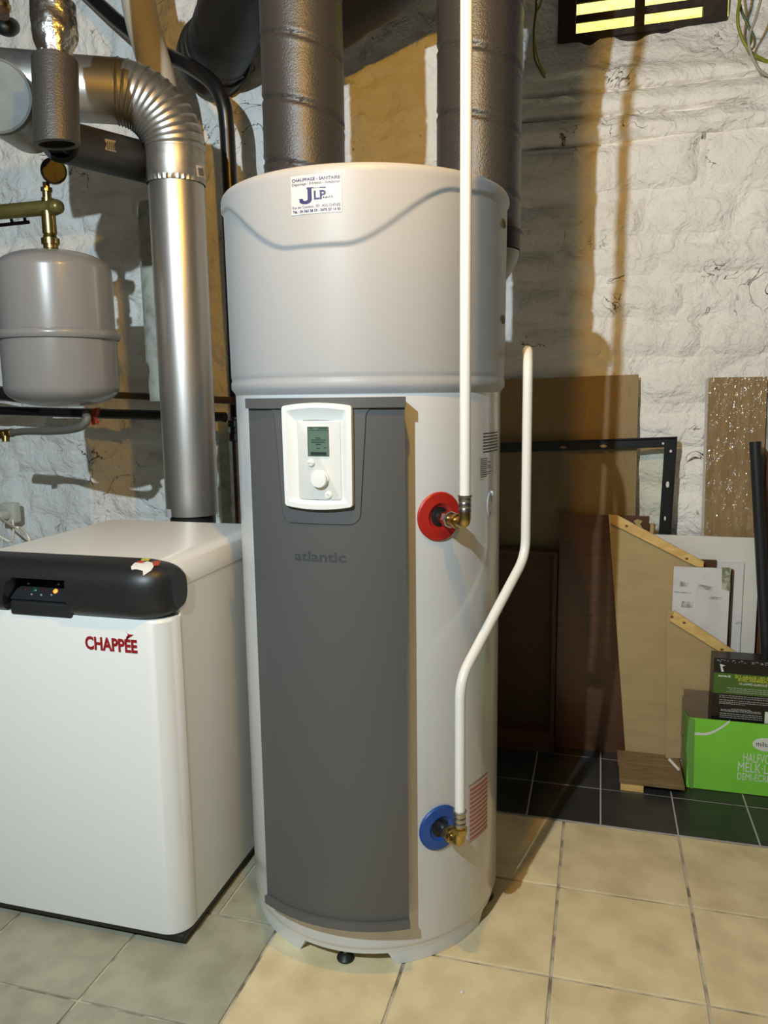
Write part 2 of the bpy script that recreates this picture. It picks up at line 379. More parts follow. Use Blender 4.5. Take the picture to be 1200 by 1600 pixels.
# floor: mortar bed and single tiles
floor = tag(box('floor', (-3.0, 1.8), (-3.7, 1.5), (-.10, -.0045), 'grout'), 'cellar floor of beige, greenish and charcoal tiles', kind='structure')
mesh_cache = {}
def tile(x0, x1, y0, y1, m, gap=.0034):
    w, d = round(x1-x0-2*gap, 4), round(y1-y0-2*gap, 4); key = (w, d, m)
    if key not in mesh_cache:
        V, Fc = boxvf((-w/2, w/2), (-d/2, d/2), (-.009, 0), 0); bm = bmesh.new()
        vs = [bm.verts.new(v) for v in V]; [bm.faces.new([vs[i] for i in f]) for f in Fc]
        bmesh.ops.bevel(bm, geom=[e for e in bm.edges if e.verts[0].co.z > -.001 and e.verts[1].co.z > -.001], offset=.0025, segments=2, profile=.5, affect='EDGES')
        bmesh.ops.recalc_face_normals(bm, faces=bm.faces)
        me = bpy.data.meshes.new('floor_tile'); bm.to_mesh(me); bm.free(); me.materials.append(M[m]); mesh_cache[key] = me
    o = bpy.data.objects.new('floor_tile', mesh_cache[key]); COL.objects.link(o); o.parent = floor
    fo = ORG[floor.name]; o.location = ((x0+x1)/2-fo[0], (y0+y1)/2-fo[1], -fo[2] + random.uniform(-.0006, .0004))
for r in range(-4, 2):
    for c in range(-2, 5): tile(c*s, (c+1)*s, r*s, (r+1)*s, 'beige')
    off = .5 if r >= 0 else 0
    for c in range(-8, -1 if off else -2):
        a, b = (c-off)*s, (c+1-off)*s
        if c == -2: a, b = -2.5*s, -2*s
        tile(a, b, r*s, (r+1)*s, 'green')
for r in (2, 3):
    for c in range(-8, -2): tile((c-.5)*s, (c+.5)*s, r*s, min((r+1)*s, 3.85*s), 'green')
dk = .672*s
for r in range(3):
    for c in range(-3, 7):
        tile(-.345*s+c*dk, -.345*s+(c+1)*dk, 2.02*s+r*dk, min(2.02*s+(r+1)*dk, 1.29), 'dark', .0022)
box('dark_tile_grout', (-.345*s-3*dk, -.345*s+7*dk), (2.015*s, 1.285), (-.006, -.0022), 'grout_dark', floor)
# window opening with its bright well
GY = 1.50
well = tag(mk('window_well', *merge([boxvf((-.5, .9), (1.86, 1.92), (2.3, 3.4)), boxvf((-.56, -.5), (1.56, 1.92), (2.3, 3.4)), boxvf((.9, .96), (1.56, 1.92), (2.3, 3.4)),
      boxvf((-.5, .9), (1.56, 1.92), (2.24, 2.3)), boxvf((-.5, .9), (1.53, 1.56), (2.9, 3.4)), boxvf((-.56, .96), (1.53, 1.92), (3.4, 3.46))]), 'wellwall'), 'bright yellow window well behind the wooden grate', kind='structure')
# ================================================================== WATER HEATER
TC = np.array([-.4787, .2316]); R0 = .3215
heater = thing('water_heater', 'tall white cylindrical heat pump water heater with grey front panel', 'water heater', (TC[0], TC[1], 0))
def pol(th, r, z): return np.array([TC[0]+r*math.sin(th), TC[1]-r*math.cos(th), z])   # th = 0 faces the viewer's side (-Y)
def onx(x, r, z): return np.array([TC[0]+x, TC[1]-math.sqrt(r*r-x*x), z])
def cylhit(u, v, r):
    d = ray(u, v); o = CAM[:2]-TC; a = d[:2]@d[:2]; b = o@d[:2]; c = o@o-r*r; t = (-b-math.sqrt(b*b-a*c))/a
    p = CAM+t*d; return math.atan2(p[0]-TC[0], -(p[1]-TC[1])), p[2]
lathe('body', [(.300, .040), (.314, .041), (.3185, .046), (R0, .056), (R0, 1.33), (.315, 1.50), (.30, 1.50)], (*TC, 0), 'tank', heater, n=128)
# base ring: a closed band on top, four feet arcs below
V = []; Fc = []
def arc(a0, a1, r0, r1, z0, z1, sl0=0.0, n=20):
    o = len(V)
    for i in range(n+1):
        t = i/n; a = a0+(a1-a0)*t; ab = a0+sl0+(a1-a0-2*sl0)*t
        V.extend([pol(ab, r0, z0), pol(ab, r1, z0), pol(a, r1+.003, z1), pol(a, r0, z1)])
    for i in range(n):
        p = o+i*4
        for j in range(4): Fc.append([p+j, p+(j+1) % 4, p+4+(j+1) % 4, p+4+j])
    Fc.append([o, o+1, o+2, o+3]); Fc.append([o+n*4+3, o+n*4+2, o+n*4+1, o+n*4])
arc(0, 2*math.pi, .27, .3155, .033, .047, n=96)
for k in range(4):
    a = math.radians(21+90*k); arc(a, a+math.radians(53), .275, .3125, .0005, .034, math.radians(3.5))
mk('base_ring', V, Fc, 'ringw', heater, smooth=True)
for k in range(4):
    a = math.radians(2+90*k); p = pol(a, .297, 0)
    f = lathe('foot', [(.018, .0005), (.0205, .003), (.0205, .006), (.012, .014), (.006, .017)], p, 'black', heater, n=24)
    lathe('foot_bolt', [(.005, .015), (.005, .040)], p, 'steel', f, n=12)
# front lid with the wave relief
def wave(th):
    d = abs(math.degrees(th)+1); return 1.604 + .112*float(sstep(10, 50, d)) + .018*float(sstep(40, 100, d))
A = math.radians(101); NT = 150; prof = []
zl = [1.309, 1.316, 1.324, 1.332, 1.338, 1.344, 1.348, 1.352, 1.358, 1.37] + list(np.linspace(1.39, 1.58, 7)) + list(np.linspace(1.59, 1.742, 64)) + [1.748, 1.753, 1.757, 1.759]
def lid_r(th, z):
    r = .3305 + (z-1.36)*.006
    if z < 1.35: r = .3205 + .0105*float(sstep(1.309, 1.326, z)) - .0025*float(sstep(1.336, 1.346, z))*(1-float(sstep(1.346, 1.352, z)))
    r += .0052*float(sstep(-.005, .006, z-wave(th)))
    if z > 1.742: r -= .012*(1-math.sqrt(max(0, 1-((z-1.742)/.0172)**2)))
    return r
LR = [[pol(-A+2*A*j/NT, lid_r(-A+2*A*j/NT, z), z) for j in range(NT+1)] for z in zl]
LR = [[pol(-A+2*A*j/NT, .300, 1.309) for j in range(NT+1)]] + LR + [[pol(-A+2*A*j/NT, .28, 1.757) for j in range(NT+1)], [np.array([TC[0]+.28*math.sin(-A+2*A*j/NT), TC[1]+.05, 1.75]) for j in range(NT+1)]]
V = [p for r in LR for p in r]; Fc = gridf(len(LR), NT+1)
nr = len(LR); Fc.append([i*(NT+1) for i in range(nr)] + [i*(NT+1)+NT for i in range(nr)][::-1])        # flat rear of the lid
lid = mk('lid', V, Fc, 'lidw', heater, smooth=True, sharp=50)
for th, z in ((math.radians(84), 1.683), (math.radians(86), 1.475)):
    c = pol(th, lid_r(th, z)-.001, z); n = np.array([math.sin(th), -math.cos(th), 0]); t = np.array([math.cos(th), math.sin(th), 0])
    P = [c + n*.002 + t*.022*math.cos(a) + np.array([0, 0, .010])*math.sin(a) for a in np.linspace(0, 2*math.pi, 20, endpoint=False)]
    prism('grip_slot', P, -n*.004, 'mdfedge', lid)
# rear housing with two air spigots that take the ducts
D1 = np.array([-.695, .403]); D2 = np.array([-.2415, .447])
hous = lathe('rear_housing', [(.20, 1.48), (.322, 1.48), (.326, 1.50), (.326, 1.545), (.315, 1.56), (.20, 1.565)], (*TC, 0), 'lidw', heater, n=96)
for D in (D1, D2):
    d = D-TC; V = []; n = 40; K = 14
    for i in range(K+1):
        t = i/K; z = 1.665-t*.165; k = 1-.50*t**1.8; r = .104-.010*t
        for j in range(n):
            a = 2*math.pi*j/n; V.append((TC[0]+d[0]*k+r*math.cos(a), TC[1]+d[1]*k+r*math.sin(a), z))
    Fc = [[i*n+j, i*n+(j+1) % n, (i+1)*n+(j+1) % n, (i+1)*n+j] for i in range(K) for j in range(n)] + [list(range(n))]
    mk('air_spigot', V, Fc, 'lidw', heater, smooth=True)
# grey front panel
def patch(name, zl, xl, xr, rad, depth, m, parent, ncol=24):
    R = []; 
    for z in zl: R.append([onx(xl(z)+(xr(z)-xl(z))*j/ncol, rad, z) for j in range(ncol+1)])
    V = [p for r in R for p in r]; nc = ncol+1; Fc = gridf(len(zl), nc)
    loop = list(range(nc)) + [i*nc+ncol for i in range(1, len(zl))] + [(len(zl)-1)*nc+j for j in range(ncol-1, -1, -1)] + [i*nc for i in range(len(zl)-2, 0, -1)]
    o = len(V)
    for i in loop:
        p = np.array(V[i]); q = p[:2]-TC; q = q*(1-depth/np.linalg.norm(q)); V.append(np.array([TC[0]+q[0], TC[1]+q[1], p[2]]))
    n = len(loop); Fc += [[loop[i], loop[(i+1) % n], o+(i+1) % n, o+i] for i in range(n)]
    return mk(name, V, Fc, m, parent, smooth=True, sharp=40)
PX = -.002
patch('front_panel', [.145, .30, .60, .90, 1.10, 1.288], lambda z: PX-.1725, lambda z: PX+.1725, .361, .040, 'grey', heater)
patch('panel_bottom_trim', [.128, .133, .147], lambda z: PX-.1765, lambda z: PX+.1765, .3685, .042, 'grey2', heater)
patch('panel_top_trim', [1.283, 1.287, 1.304], lambda z: PX-.1765, lambda z: PX+.1765, .3685, .042, 'grey2', heater)
def shield(g):
    def hw(z):
        t = (1.287-z)/(1.287-1.046); w = .1005-.0165*t
        if z > 1.267: w += .035*(1-math.sqrt(max(0, 1-((z-1.267)/.0205)**2)))
        if z < 1.066: w -= .022*(1-math.sqrt(max(0, 1-((1.066-z)/.0205)**2)))
        return w+g
    return hw
zsh = list(np.linspace(1.046, 1.066, 10)) + [1.10, 1.14, 1.18, 1.22, 1.25] + list(np.linspace(1.267, 1.287, 8))
h1, h2 = shield(.0015), shield(0)
patch('panel_joint', [z-.0016*(i < 8) for i, z in enumerate(zsh)], lambda z: PX-h1(max(z, 1.046)), lambda z: PX+h1(max(z, 1.046)), .3613, .003, 'line', heater)
patch('console_surround', zsh, lambda z: PX-h2(z), lambda z: PX+h2(z), .3628, .006, 'grey2', heater)
text('panel_lettering', 'atlantic', lambda x, z: onx(x, .3614, z), -.062, .052, .966, .987, 'logo', heater, bold=.022)
# white console
def loop(ht, hb, z0, z1, cx, bulge, rc=.006):
    """rounded rectangle, slightly tapered, top and bottom edges bowed outwards"""
    out = []; hm = (ht+hb)/2; hz = (z1-z0)/2; zc = (z0+z1)/2
    P = []
    for sx, sz, a0 in ((1, 1, 0), (-1, 1, 90), (-1, -1, 180), (1, -1, 270)):
        for k_ in range(7):
            a = math.radians(a0+15*k_); P.append((sx*(hm-rc)+rc*math.cos(a), sz*(hz-rc)+rc*math.sin(a)))
        nx = {0: (-1, 0), 90: (0, -1), 180: (1, 0), 270: (0, 1)}[a0]; L_ = 2*((hm-rc) if nx[0] else (hz-rc)); p = P[-1]
        for k_ in range(1, 12): P.append((p[0]+nx[0]*L_*k_/12, p[1]+nx[1]*L_*k_/12))
    for x, z in P:
        f = z/hz; hw = (hb+(ht-hb)*(f+1)/2)/hm
        out.append((cx+x*hw, zc+z+bulge*max(-1, min(1, f*1.0))*(1-(x/hm)**2)))
    return out
def ring(name, loops, m, parent, capin=True, capout=False):
    V = []; Fc = []; N = len(loops[0][0])
    for L_, r in loops: V += [onx(x, r, z) for x, z in L_]
    for i in range(len(loops)-1):
        for j in range(N): Fc.append([i*N+j, i*N+(j+1) % N, (i+1)*N+(j+1) % N, (i+1)*N+j])
    if capin: Fc.append([(len(loops)-1)*N+j for j in range(N)])
    return mk(name, V, Fc, m, parent, smooth=True, sharp=30)
con = ring('control_console', [(loop(.0755, .074, 1.0835, 1.2875, PX, .0065), .3615), (loop(.0755, .074, 1.0835, 1.2875, PX, .0065), .3745), (loop(.0747, .0732, 1.0843, 1.2867, PX, .0065), .3757),
      (loop(.0645, .0635, 1.0925, 1.2785, PX, .0055, .004), .3760), (loop(.0632, .0622, 1.094, 1.277, PX, .0055, .004), .3750), (loop(.0480, .0480, 1.0965, 1.2595, PX+.003, .001, .004), .3640)], 'conw', heater)
ring('control_plate', [(loop(.0465, .0465, 1.0975, 1.2585, PX+.003, 0, .005), .3638), (loop(.0465, .0465, 1.0975, 1.2585, PX+.003, 0, .005), .3662), (loop(.0450, .0450, 1.099, 1.257, PX+.003, 0, .004), .3670)], 'plate', con)
DX0, DX1, DZ0, DZ1 = -.0215, .0235, 1.187, 1.246
RP = .3680
mk('display', [onx(DX0, RP, DZ0), onx(DX1, RP, DZ0), onx(DX1, RP, DZ1), onx(DX0, RP, DZ1)], [[0, 1, 2, 3]], 'lcd', con)
fl = lambda x, z: onx(x, RP+.0004, z)
def bars(L_, fn): return merge([([fn(a, c), fn(b, c), fn(b, d), fn(a, d)], [[0, 1, 2, 3]]) for a, b, c, d in L_])
dots = []
for (z, a, b) in ((1.2235, -.004, .006), (1.2195, -.013, .017), (1.215, -.0135, .0155), (1.2105, -.004, .007), (1.2025, -.003, .005), (1.2425, -.016, -.010), (1.2425, .002, .021), (1.204, .013, .018)):
    x = a
    while x < b: w = random.uniform(.0008, .0022); dots.append((x, min(x+w, b), z-.0008, z+.0008)); x += w+.0005
dots += [(DX0+.004, DX1-.001, 1.2385, 1.2392), (-.0155, .0185, 1.1885, 1.1948), (DX0, DX0+.0012, DZ0, DZ1), (DX0, DX1, DZ1-.001, DZ1)]
mk('display_print', *bars(dots, fl), 'ink', con)
ny = (0, -1, 0)
def button(name, x, z, r, h):
    return lathe(name, [(r*1.12, -.001), (r*1.12, .0012), (r, .0016), (r, h-.0012), (r-.0012, h), (.001, h+.0008)], onx(x, RP-.001, z), 'conw', con, axis=ny, n=32)
button('menu_button', -.0155, 1.1725, .0068, .004); button('back_button', .0205, 1.107, .0068, .004)
button('dial', .003, 1.1395, .0168, .011)
text('menu_print', 'MENU', lambda x, z: onx(x, RP+.0048, z), -.0205, -.0105, 1.1715, 1.1735, 'greyink', con, bold=.01)
tube('back_arrow_print', [onx(.0205+.0028*math.cos(a), RP+.0046, 1.107+.0022*math.sin(a)) for a in np.linspace(-.6, 2.6, 10)], .0004, 'greyink', con, n=6)
# sticker on the lid
t0, za = cylhit(455, 277, .336); t1, zb = cylhit(535, 332, .336); zt = max(za, cylhit(500, 272, .336)[1])
RS = .3392; stz0, stz1 = zb+.001, min(zt, 1.7415)
cs = lambda x, z: pol(x/RS, RS+.0005+max(0, (z-1.66))*.006-.0008, z)
X0, X1 = t0*RS, t1*RS
stk = rows('sticker', [[pol((X0+(X1-X0)*j/12)/RS, RS+max(0, (z-1.66))*.006-.0008, z) for j in range(13)] for z in np.linspace(stz0, stz1, 6)], 'sticker', heater)
H = stz1-stz0; Wd = X1-X0
zz = lambda f: stz0+H*f
xx = lambda f: X0+Wd*f
text('sticker_heading', 'CHAUFFAGE - SANITAIRE', cs, xx(.03), xx(.97), zz(.845), zz(.925), 'navy', stk, bold=.02)
text('sticker_subheading', 'Dépannage - Entretien - Installation', cs, xx(.03), xx(.97), zz(.745), zz(.815), 'navy', stk)
text('sticker_address', 'Rue des Couniaux, 183 - 4032 CHENEE', cs, xx(.03), xx(.97), zz(.155), zz(.225), 'navy', stk)
text('sticker_phone', 'Tél. : 04 365 28 59 - 0475 57 14 93', cs, xx(.03), xx(.97), zz(.045), zz(.115), 'navy', stk, bold=.03)
text('sticker_logo_lp', 'LP', cs, xx(.47), xx(.70), zz(.36), zz(.58), 'navy', stk, bold=.03)
text('sticker_logo_sprl', 's.p.r.l.', cs, xx(.64), xx(.84), zz(.38), zz(.435), 'navy', stk, bold=.03, keep=.75)
jp = [(.33, .68), (.70, .655), (.70, .625), (.425, .645), (.43, .36), (.40, .29), (.33, .255), (.24, .265), (.185, .30), (.17, .40), (.245, .40), (.26, .345), (.31, .335), (.345, .37), (.345, .63), (.33, .63)]
mk('sticker_logo_j', [cs(xx(a), zz(b)) for a, b in jp], [list(range(len(jp)))], 'navy', stk)
# labels on the right of the body
def label(name, u0, v0, u1, v1, m, lines, ink, bold=False):
    a0, z1 = cylhit(u0, v0, R0); a1, z0 = cylhit(u1, v1, R0)
    L_ = rows(name, [[pol(a0+(a1-a0)*j/8, R0+.0008, z) for j in range(9)] for z in (z0, z1)], m, heater)
    B_ = [(x0, x1, z0+(z1-z0)*y0, z0+(z1-z0)*y1) for x0, x1, y0, y1 in lines]
    P = []
    for x0, x1, y0, y1 in B_:
        for k in range(4):
            p0, p1 = x0+(x1-x0)*k/4, x0+(x1-x0)*(k+1)/4
            P.append(([pol(a0+(a1-a0)*x, R0+.0012, y) for x, y in ((p0, y0), (p1, y0), (p1, y1), (p0, y1))], [[0, 1, 2, 3]]))
    mk(name+'_print', *merge(P), ink, L_)
ln = [(.15, .95, .80-.055*k, .825-.055*k) for k in range(7)]
for k in range(10): ln += [(.05, random.uniform(.3, .62), .36-.036*k, .374-.036*k), (.8, random.uniform(.85, .95), .36-.036*k, .37-.036*k)]
label('rating_label', 748, 662, 777, 742, 'clearlabel', ln, 'ink')
label('warning_label', 733, 1228, 761, 1292, 'labelpale', [(.03, .97, .03+.078*k, .078+.078*k) for k in range(12)] + [(0, 1, .985, 1), (0, 1, 0, .015)], 'labelpink')
a0, z0 = cylhit(765, 788, R0)
rp = [pol(a0+.045*math.cos(a), R0+.001, z0+.026*math.sin(a)) for a in np.linspace(.2, 5.4, 24)]
tube('embossed_ring', rp, .0022, 'lidw', heater, n=8); lathe('white_cap', [(.006, 0), (.006, .003), (.003, .005)], pol(a0+.035, R0, z0+.024), 'conw', heater, axis=(math.sin(a0), -math.cos(a0), 0), n=16)
# collars of the connections
TH = math.radians(44); nn = np.array([math.sin(TH), -math.cos(TH), 0])
def collar(name, z, m):
    V = []; n = 48; prof = [(.0535, -.006), (.0535, .0015), (.051, .004), (.030, .0055), (.0285, .004), (.024, -.0005), (.010, -.0005)]
    t = np.array([math.cos(TH), math.sin(TH), 0])
    for r, h in prof:
        for i in range(n):
            a = 2*math.pi*i/n; x = r*math.cos(a); th = TH+x/R0
            V.append(pol(th, R0+.0015+h, z+r*math.sin(a)))
    Fc = [[j*n+i, j*n+(i+1) % n, (j+1)*n+(i+1) % n, (j+1)*n+i] for j in range(len(prof)-1) for i in range(n)] + [[(len(prof)-1)*n+i for i in range(n)]]
    o = mk(name, V, Fc, m, heater, smooth=True)
    mk('hole_shade_disc', [pol(TH+.0215*math.cos(a)/R0, R0+.0022, z+.0215*math.sin(a)) for a in np.linspace(0, 2*math.pi, 32, endpoint=False)], [list(range(32))], 'line', o); return o  # flat black disc painting the shade inside the connection
o = collar('hot_collar', 1.048, 'red'); o['label'] = 'red ring around the upper pipe connection'
o = collar('cold_collar', .326, 'blue'); o['label'] = 'blue ring around the lower pipe connection'

# ================================================================== WATER PIPES
def axp(r, z): return pol(TH, r, z)
def fitting(root, z, re, pipe_path, sleeve_z, kind):
    lathe('connection_stub', [(.0125, 0), (.0125, .036)], axp(R0+.003, z), 'steel', root, axis=nn, n=24)
    lathe('union_nut', [(.012, 0), (.0175, .002), (.0185, .004), (.0185, .016), (.0165, .019), (.012, .020)], axp(R0+.028, z), 'chrome' if kind else 'brass', root, axis=nn, n=6 if not kind else 8, sharp=20)
    L0 = re-(R0+.045)
    e = fillet([axp(R0+.045, z), axp(re, z), axp(re, z)+np.array([0, 0, sleeve_z-z+.004])], .016, 10)
    tube('brass_elbow', e, .0125, 'brass', root, n=20)
    lathe('elbow_collar', [(.0125, 0), (.0158, .001), (.0165, .004), (.0158, .010), (.0125, .011)], axp(re-.034, z), 'brass', root, axis=nn, n=24)
    b = axp(re, 0)
    if not kind: lathe('elbow_nut', [(.012, 0), (.0172, .002), (.0172, .013), (.012, .016)], (b[0], b[1], sleeve_z-.018), 'brass', root, n=6, sharp=20)
    lathe('press_sleeve', [(.0115, 0), (.0132, .001), (.0132, .008), (.0122, .010), (.0132, .012), (.0132, .020), (.0122, .022), (.0132, .024), (.0132, .031), (.0150, .033), (.0150, .0355), (.0115, .036)], (b[0], b[1], sleeve_z), 'steel', root, n=28)
    tube('pipe', pipe_path, .0113, 'whitepipe', root, n=24)
b = axp(.4185, 0)
hot = thing('hot_water_pipe', 'straight white pipe rising from the red connection of the water heater', 'pipe', (b[0], b[1], 1.03))
fitting(hot, 1.047, .4185, [np.array([b[0], b[1], 1.10]), np.array([b[0], b[1], 2.2]), np.array([b[0], b[1], 3.145])], 1.069, True)
b = axp(.4025, 0)
cold = thing('cold_water_pipe', 'bent white pipe climbing from the blue connection beside the water heater', 'pipe', (b[0], b[1], .31))
vx = at(823.5, 700, .225); vt = at(825, 543, .225)
pth = [np.array([b[0], b[1], .40]), np.array([b[0], b[1], at(722, 1062, b[1])[2]]), np.array([vx[0], .225, at(823, 868, .225)[2]]), np.array([vx[0]-.001, .225, vt[2]-.004]), np.array([vx[0]-.027, .48, vt[2]+.001])]
fitting(cold, .331, .4025, fillet(pth, .085, 12), .372, False)

# ================================================================== VENTILATION DUCTS
def spiral_duct(name, D, z0, z1, label, ph, lean=(0, 0)):
    root = thing(name, label, 'duct', (D[0], D[1], z0), 'insulated ducts on the heater')
    n, K = 64, int((z1-z0)/.006); V = []
    for i in range(K+1):
        z = z0+(z1-z0)*i/K
        for j in range(n):
            a = 2*math.pi*j/n; q = ((z-z0)/.152 + a/(2*math.pi)*1.0 + ph) % 1.0; q = min(q, 1-q)*.152
            r = .1060 - .0065*math.exp(-(q/.0042)**2) + .0012*math.exp(-((q-.012)/.006)**2) + .0008*math.sin(a*3+z*9)
            V.append((D[0]+r*math.cos(a)+lean[0]*(z-z0), D[1]+r*math.sin(a)+lean[1]*(z-z0), z))
    Fc = [[i*n+j, i*n+(j+1) % n, (i+1)*n+(j+1) % n, (i+1)*n+j] for i in range(K) for j in range(n)] + [list(range(n)), [K*n+j for j in range(n)]]
    mk('insulation_sleeve', V, Fc, 'foam', root, smooth=True, sharp=70)
    lathe('lower_band', [(.100, -.045), (.1055, -.043), (.1060, -.003), (.1085, 0), (.1085, .005), (.1060, .007)], (D[0], D[1], z0), 'foam2', root, n=56)
    return root
spiral_duct('insulated_duct', D1, 1.711, 3.145, 'grey insulated duct on the left, behind the sticker', .1)
spiral_duct('insulated_duct', D2, 1.711, 3.145, 'grey insulated duct on the right, behind the straight white pipe', .55)
def pipe_thing(name, label, cat, path, R, m, n=28, part='pipe', group=None):
    return tag(tube(name, path, R, m, None, n=n), label, cat, group)
p0 = at(332, 92, 1.24); p1 = at(352, 52, 1.08); p2 = at(392, -60, .80)
wd = thing('air_duct_elbow', 'wide black duct elbow entering the wall at upper left', 'duct', p0)
ax = (p1-p0)/np.linalg.norm(p1-p0)
pp = spline([p0, p1, p2], 14); rr = [.118 - .004*(i % 7 == 3) for i in range(len(pp))]
tube('duct_tube', pp, rr, 'foam2', wd, n=48)
lathe('duct_collar', [(.119, -.02), (.132, -.018), (.133, .05), (.129, .056), (.119, .058)], p0, 'black', wd, axis=ax, n=48)
lathe('duct_clamp', [(.118, .0), (.123, .001), (.123, .012), (.118, .013)], p0+ax*.10, 'black', wd, axis=ax, n=48)
bx_ = p0+ax*.10; lf = np.cross(ax, (0, 1, 0)); lf /= np.linalg.norm(lf)
sd = -1 if (lf@RT) > 0 else 1
cc = bx_+lf*sd*.127
V, Fc = boxvf((-.012, .012), (-.012, .012), (-.018, .018), .002); mk('clamp_screw', [np.array(v)+cc for v in V], Fc, 'black', wd)
lp = p0 + ax*.02 + (-UP*.105 + RT*.055 - FW*.07)
bm = bmesh.new(); bm.from_mesh([o for o in wd.children if o.name.startswith('duct_collar')][0].data); bmesh.ops.transform(bm, matrix=Matrix.Translation(ORG[wd.name]), verts=bm.verts); BV3 = BVHTree.FromBMesh(bm); bm.free()
COLLAR_BV = BV3
c0 = at(500, 28, 1.02); c1 = at(640, -68, .92); c_ = at(445, 68, 1.06)
pp = spline([c_, c0, c1, at(760, -150, .85)], 10)
pipe_thing('crossing_duct', 'black duct crossing diagonally between the two grey ducts', 'duct', pp, [.118-.004*(i % 6 == 2) for i in range(len(pp))], 'foam2', n=40)

# ================================================================== BOILER
BX0, BX1, BY0, BY1, BZ = -1.425, -.85, -.138, .44, .938
boiler = thing('oil_boiler', 'low white boiler cabinet with a black control bar across its front', 'boiler', ((BX0+BX1)/2, (BY0+BY1)/2, 0))
box('plinth', (BX0+.03, BX1-.02), (BY0+.03, BY1-.02), (.0005, .03), 'black', boiler)
box('plinth_tray', (BX0+.004, BX1-.004), (BY0+.006, BY1-.005), (.016, .032), 'black', boiler, bev=.004)
def roundrect_path(x0, x1, y0, y1, rc, k=10):   # front corners rounded, U shape open at the back
    P = [(x0, y1)]
    for i in range(k+1): a = math.pi+ (math.pi/2)*i/k; P.append((x0+rc+rc*math.cos(a), y0+rc+rc*math.sin(a)))
    for i in range(k+1): a = 1.5*math.pi+(math.pi/2)*i/k; P.append((x1-rc+rc*math.cos(a), y0+rc+rc*math.sin(a)))
    P.append((x1, y1)); return P
fp = roundrect_path(BX0, BX1, BY0, BY0+.062, .055)
V = []
for i, z in enumerate((.030, .034, .805, .812)):
    ins = .004 if i in (0, 3) else 0
    V += [(x + (ins if x < -1.1 else -ins), y+ins, z) for x, y in fp]
n = len(fp); Fc = [[i*n+j, i*n+j+1, (i+1)*n+j+1, (i+1)*n+j] for i in range(3) for j in range(n-1)] + [list(range(n)), [3*n+j for j in range(n)], [i*n for i in range(4)]+[i*n+n-1 for i in range(3, -1, -1)]]
mk('front_door', V, Fc, 'boiler', boiler, smooth=True)
box('side_panel', (BX0+.001, BX1-.001), (BY0+.0645, BY1), (.030, .8756), 'boilerside', boiler, bev=.003)
# top cover with its rounded long edges
V = []; sec = [(BX0, .876)] + [(BX0+.06-.06*math.cos(a), .878+.06*math.sin(a)) for a in np.linspace(0, math.pi/2, 10)] + [(BX1-.06+.06*math.sin(a), .878+.06*math.cos(a)) for a in np.linspace(0, math.pi/2, 10)] + [(BX1, .876)]
for y in (BY0+.055, BY1-.006, BY1): V += [(x, y, z - (.006 if y == BY1 else 0)) for x, z in sec]
n = len(sec); Fc = [[i*n+j, i*n+j+1, (i+1)*n+j+1, (i+1)*n+j] for i in range(2) for j in range(n-1)] + [list(range(n)), [2*n+j for j in range(n)], [0, n, 2*n, 3*n-1, 2*n-1, n-1]]
mk('top_cover', V, Fc, 'boiler', boiler, smooth=True)
# black bar: D shaped section, rounded end caps, window cut out on the left
def bar_section(y0, y1, z0, z1, k=24):
    P = []
    for i in range(k):
        a = 2*math.pi*i/k; c, s_ = math.cos(a), math.sin(a); e = 2/2.5
        P.append(((y0+y1)/2+(y1-y0)/2*math.copysign(abs(c)**e, c), (z0+z1)/2+(z1-z0)/2*math.copysign(abs(s_)**e, s_)))
    return P
NS = 48; V = []; xsn = []
for t in np.linspace(0, 1, 9)[1:]: xsn.append((BX0+.055*(1-math.cos(t*math.pi/2)), math.sin(t*math.pi/2)))
mid = [(x, 1.0) for x in np.linspace(BX0+.09, BX1-.10, 6)]
endr = []
for t in np.linspace(0, 1, 14): endr.append((BX1-.088+.091*math.sin(t*math.pi/2*.97), math.cos(t*math.pi/2*.97)**.75))
secs = [(x, max(.25, k)) for x, k in xsn] + mid + [(x, max(.30, k)) for x, k in endr]
for x, k in secs:
    y0 = BY0-.022 + (1-k)*.075; y1 = -.020 - (1-k)*.03; za = .803+(1-k)*.040; zb = .9415-(1-k)*.040
    V += [(x, y, z) for y, z in bar_section(y0, y1, za, zb, NS)]
Fc = [[i*NS+j, i*NS+(j+1) % NS, (i+1)*NS+(j+1) % NS, (i+1)*NS+j] for i in range(len(secs)-1) for j in range(NS)] + [list(range(NS)), [(len(secs)-1)*NS+j for j in range(NS)]]
bar = mk('control_bar', V, Fc, 'bar', boiler, smooth=True)
w0, w1 = at(6, 950, BY0-.02), at(102, 930, BY0-.02)
wz1, wz0 = at(60, 905, BY0-.02)[2], at(60, 962, BY0-.02)[2]
cq = [(w0[0]-.012, wz0-.03), (w1[0], wz0-.03), (w1[0], wz1), (w0[0]+.030, wz1), (w0[0]+.012, wz1-.012), (w0[0]-.010, wz0+.01)]
cut = prism('cutter', [(x, BY0-.06, z) for x, z in cq], (0, .125, 0), 'bar')
md = bar.modifiers.new('cut', 'BOOLEAN'); md.object = cut; md.operation = 'DIFFERENCE'; md.solver = 'EXACT'
bpy.context.view_layer.update()
me = bpy.data.meshes.new_from_object(bar.evaluated_get(bpy.context.evaluated_depsgraph_get()))
bar.modifiers.clear(); bar.data = me; bpy.data.objects.remove(cut)
me.materials.clear(); me.materials.append(M['bar'])
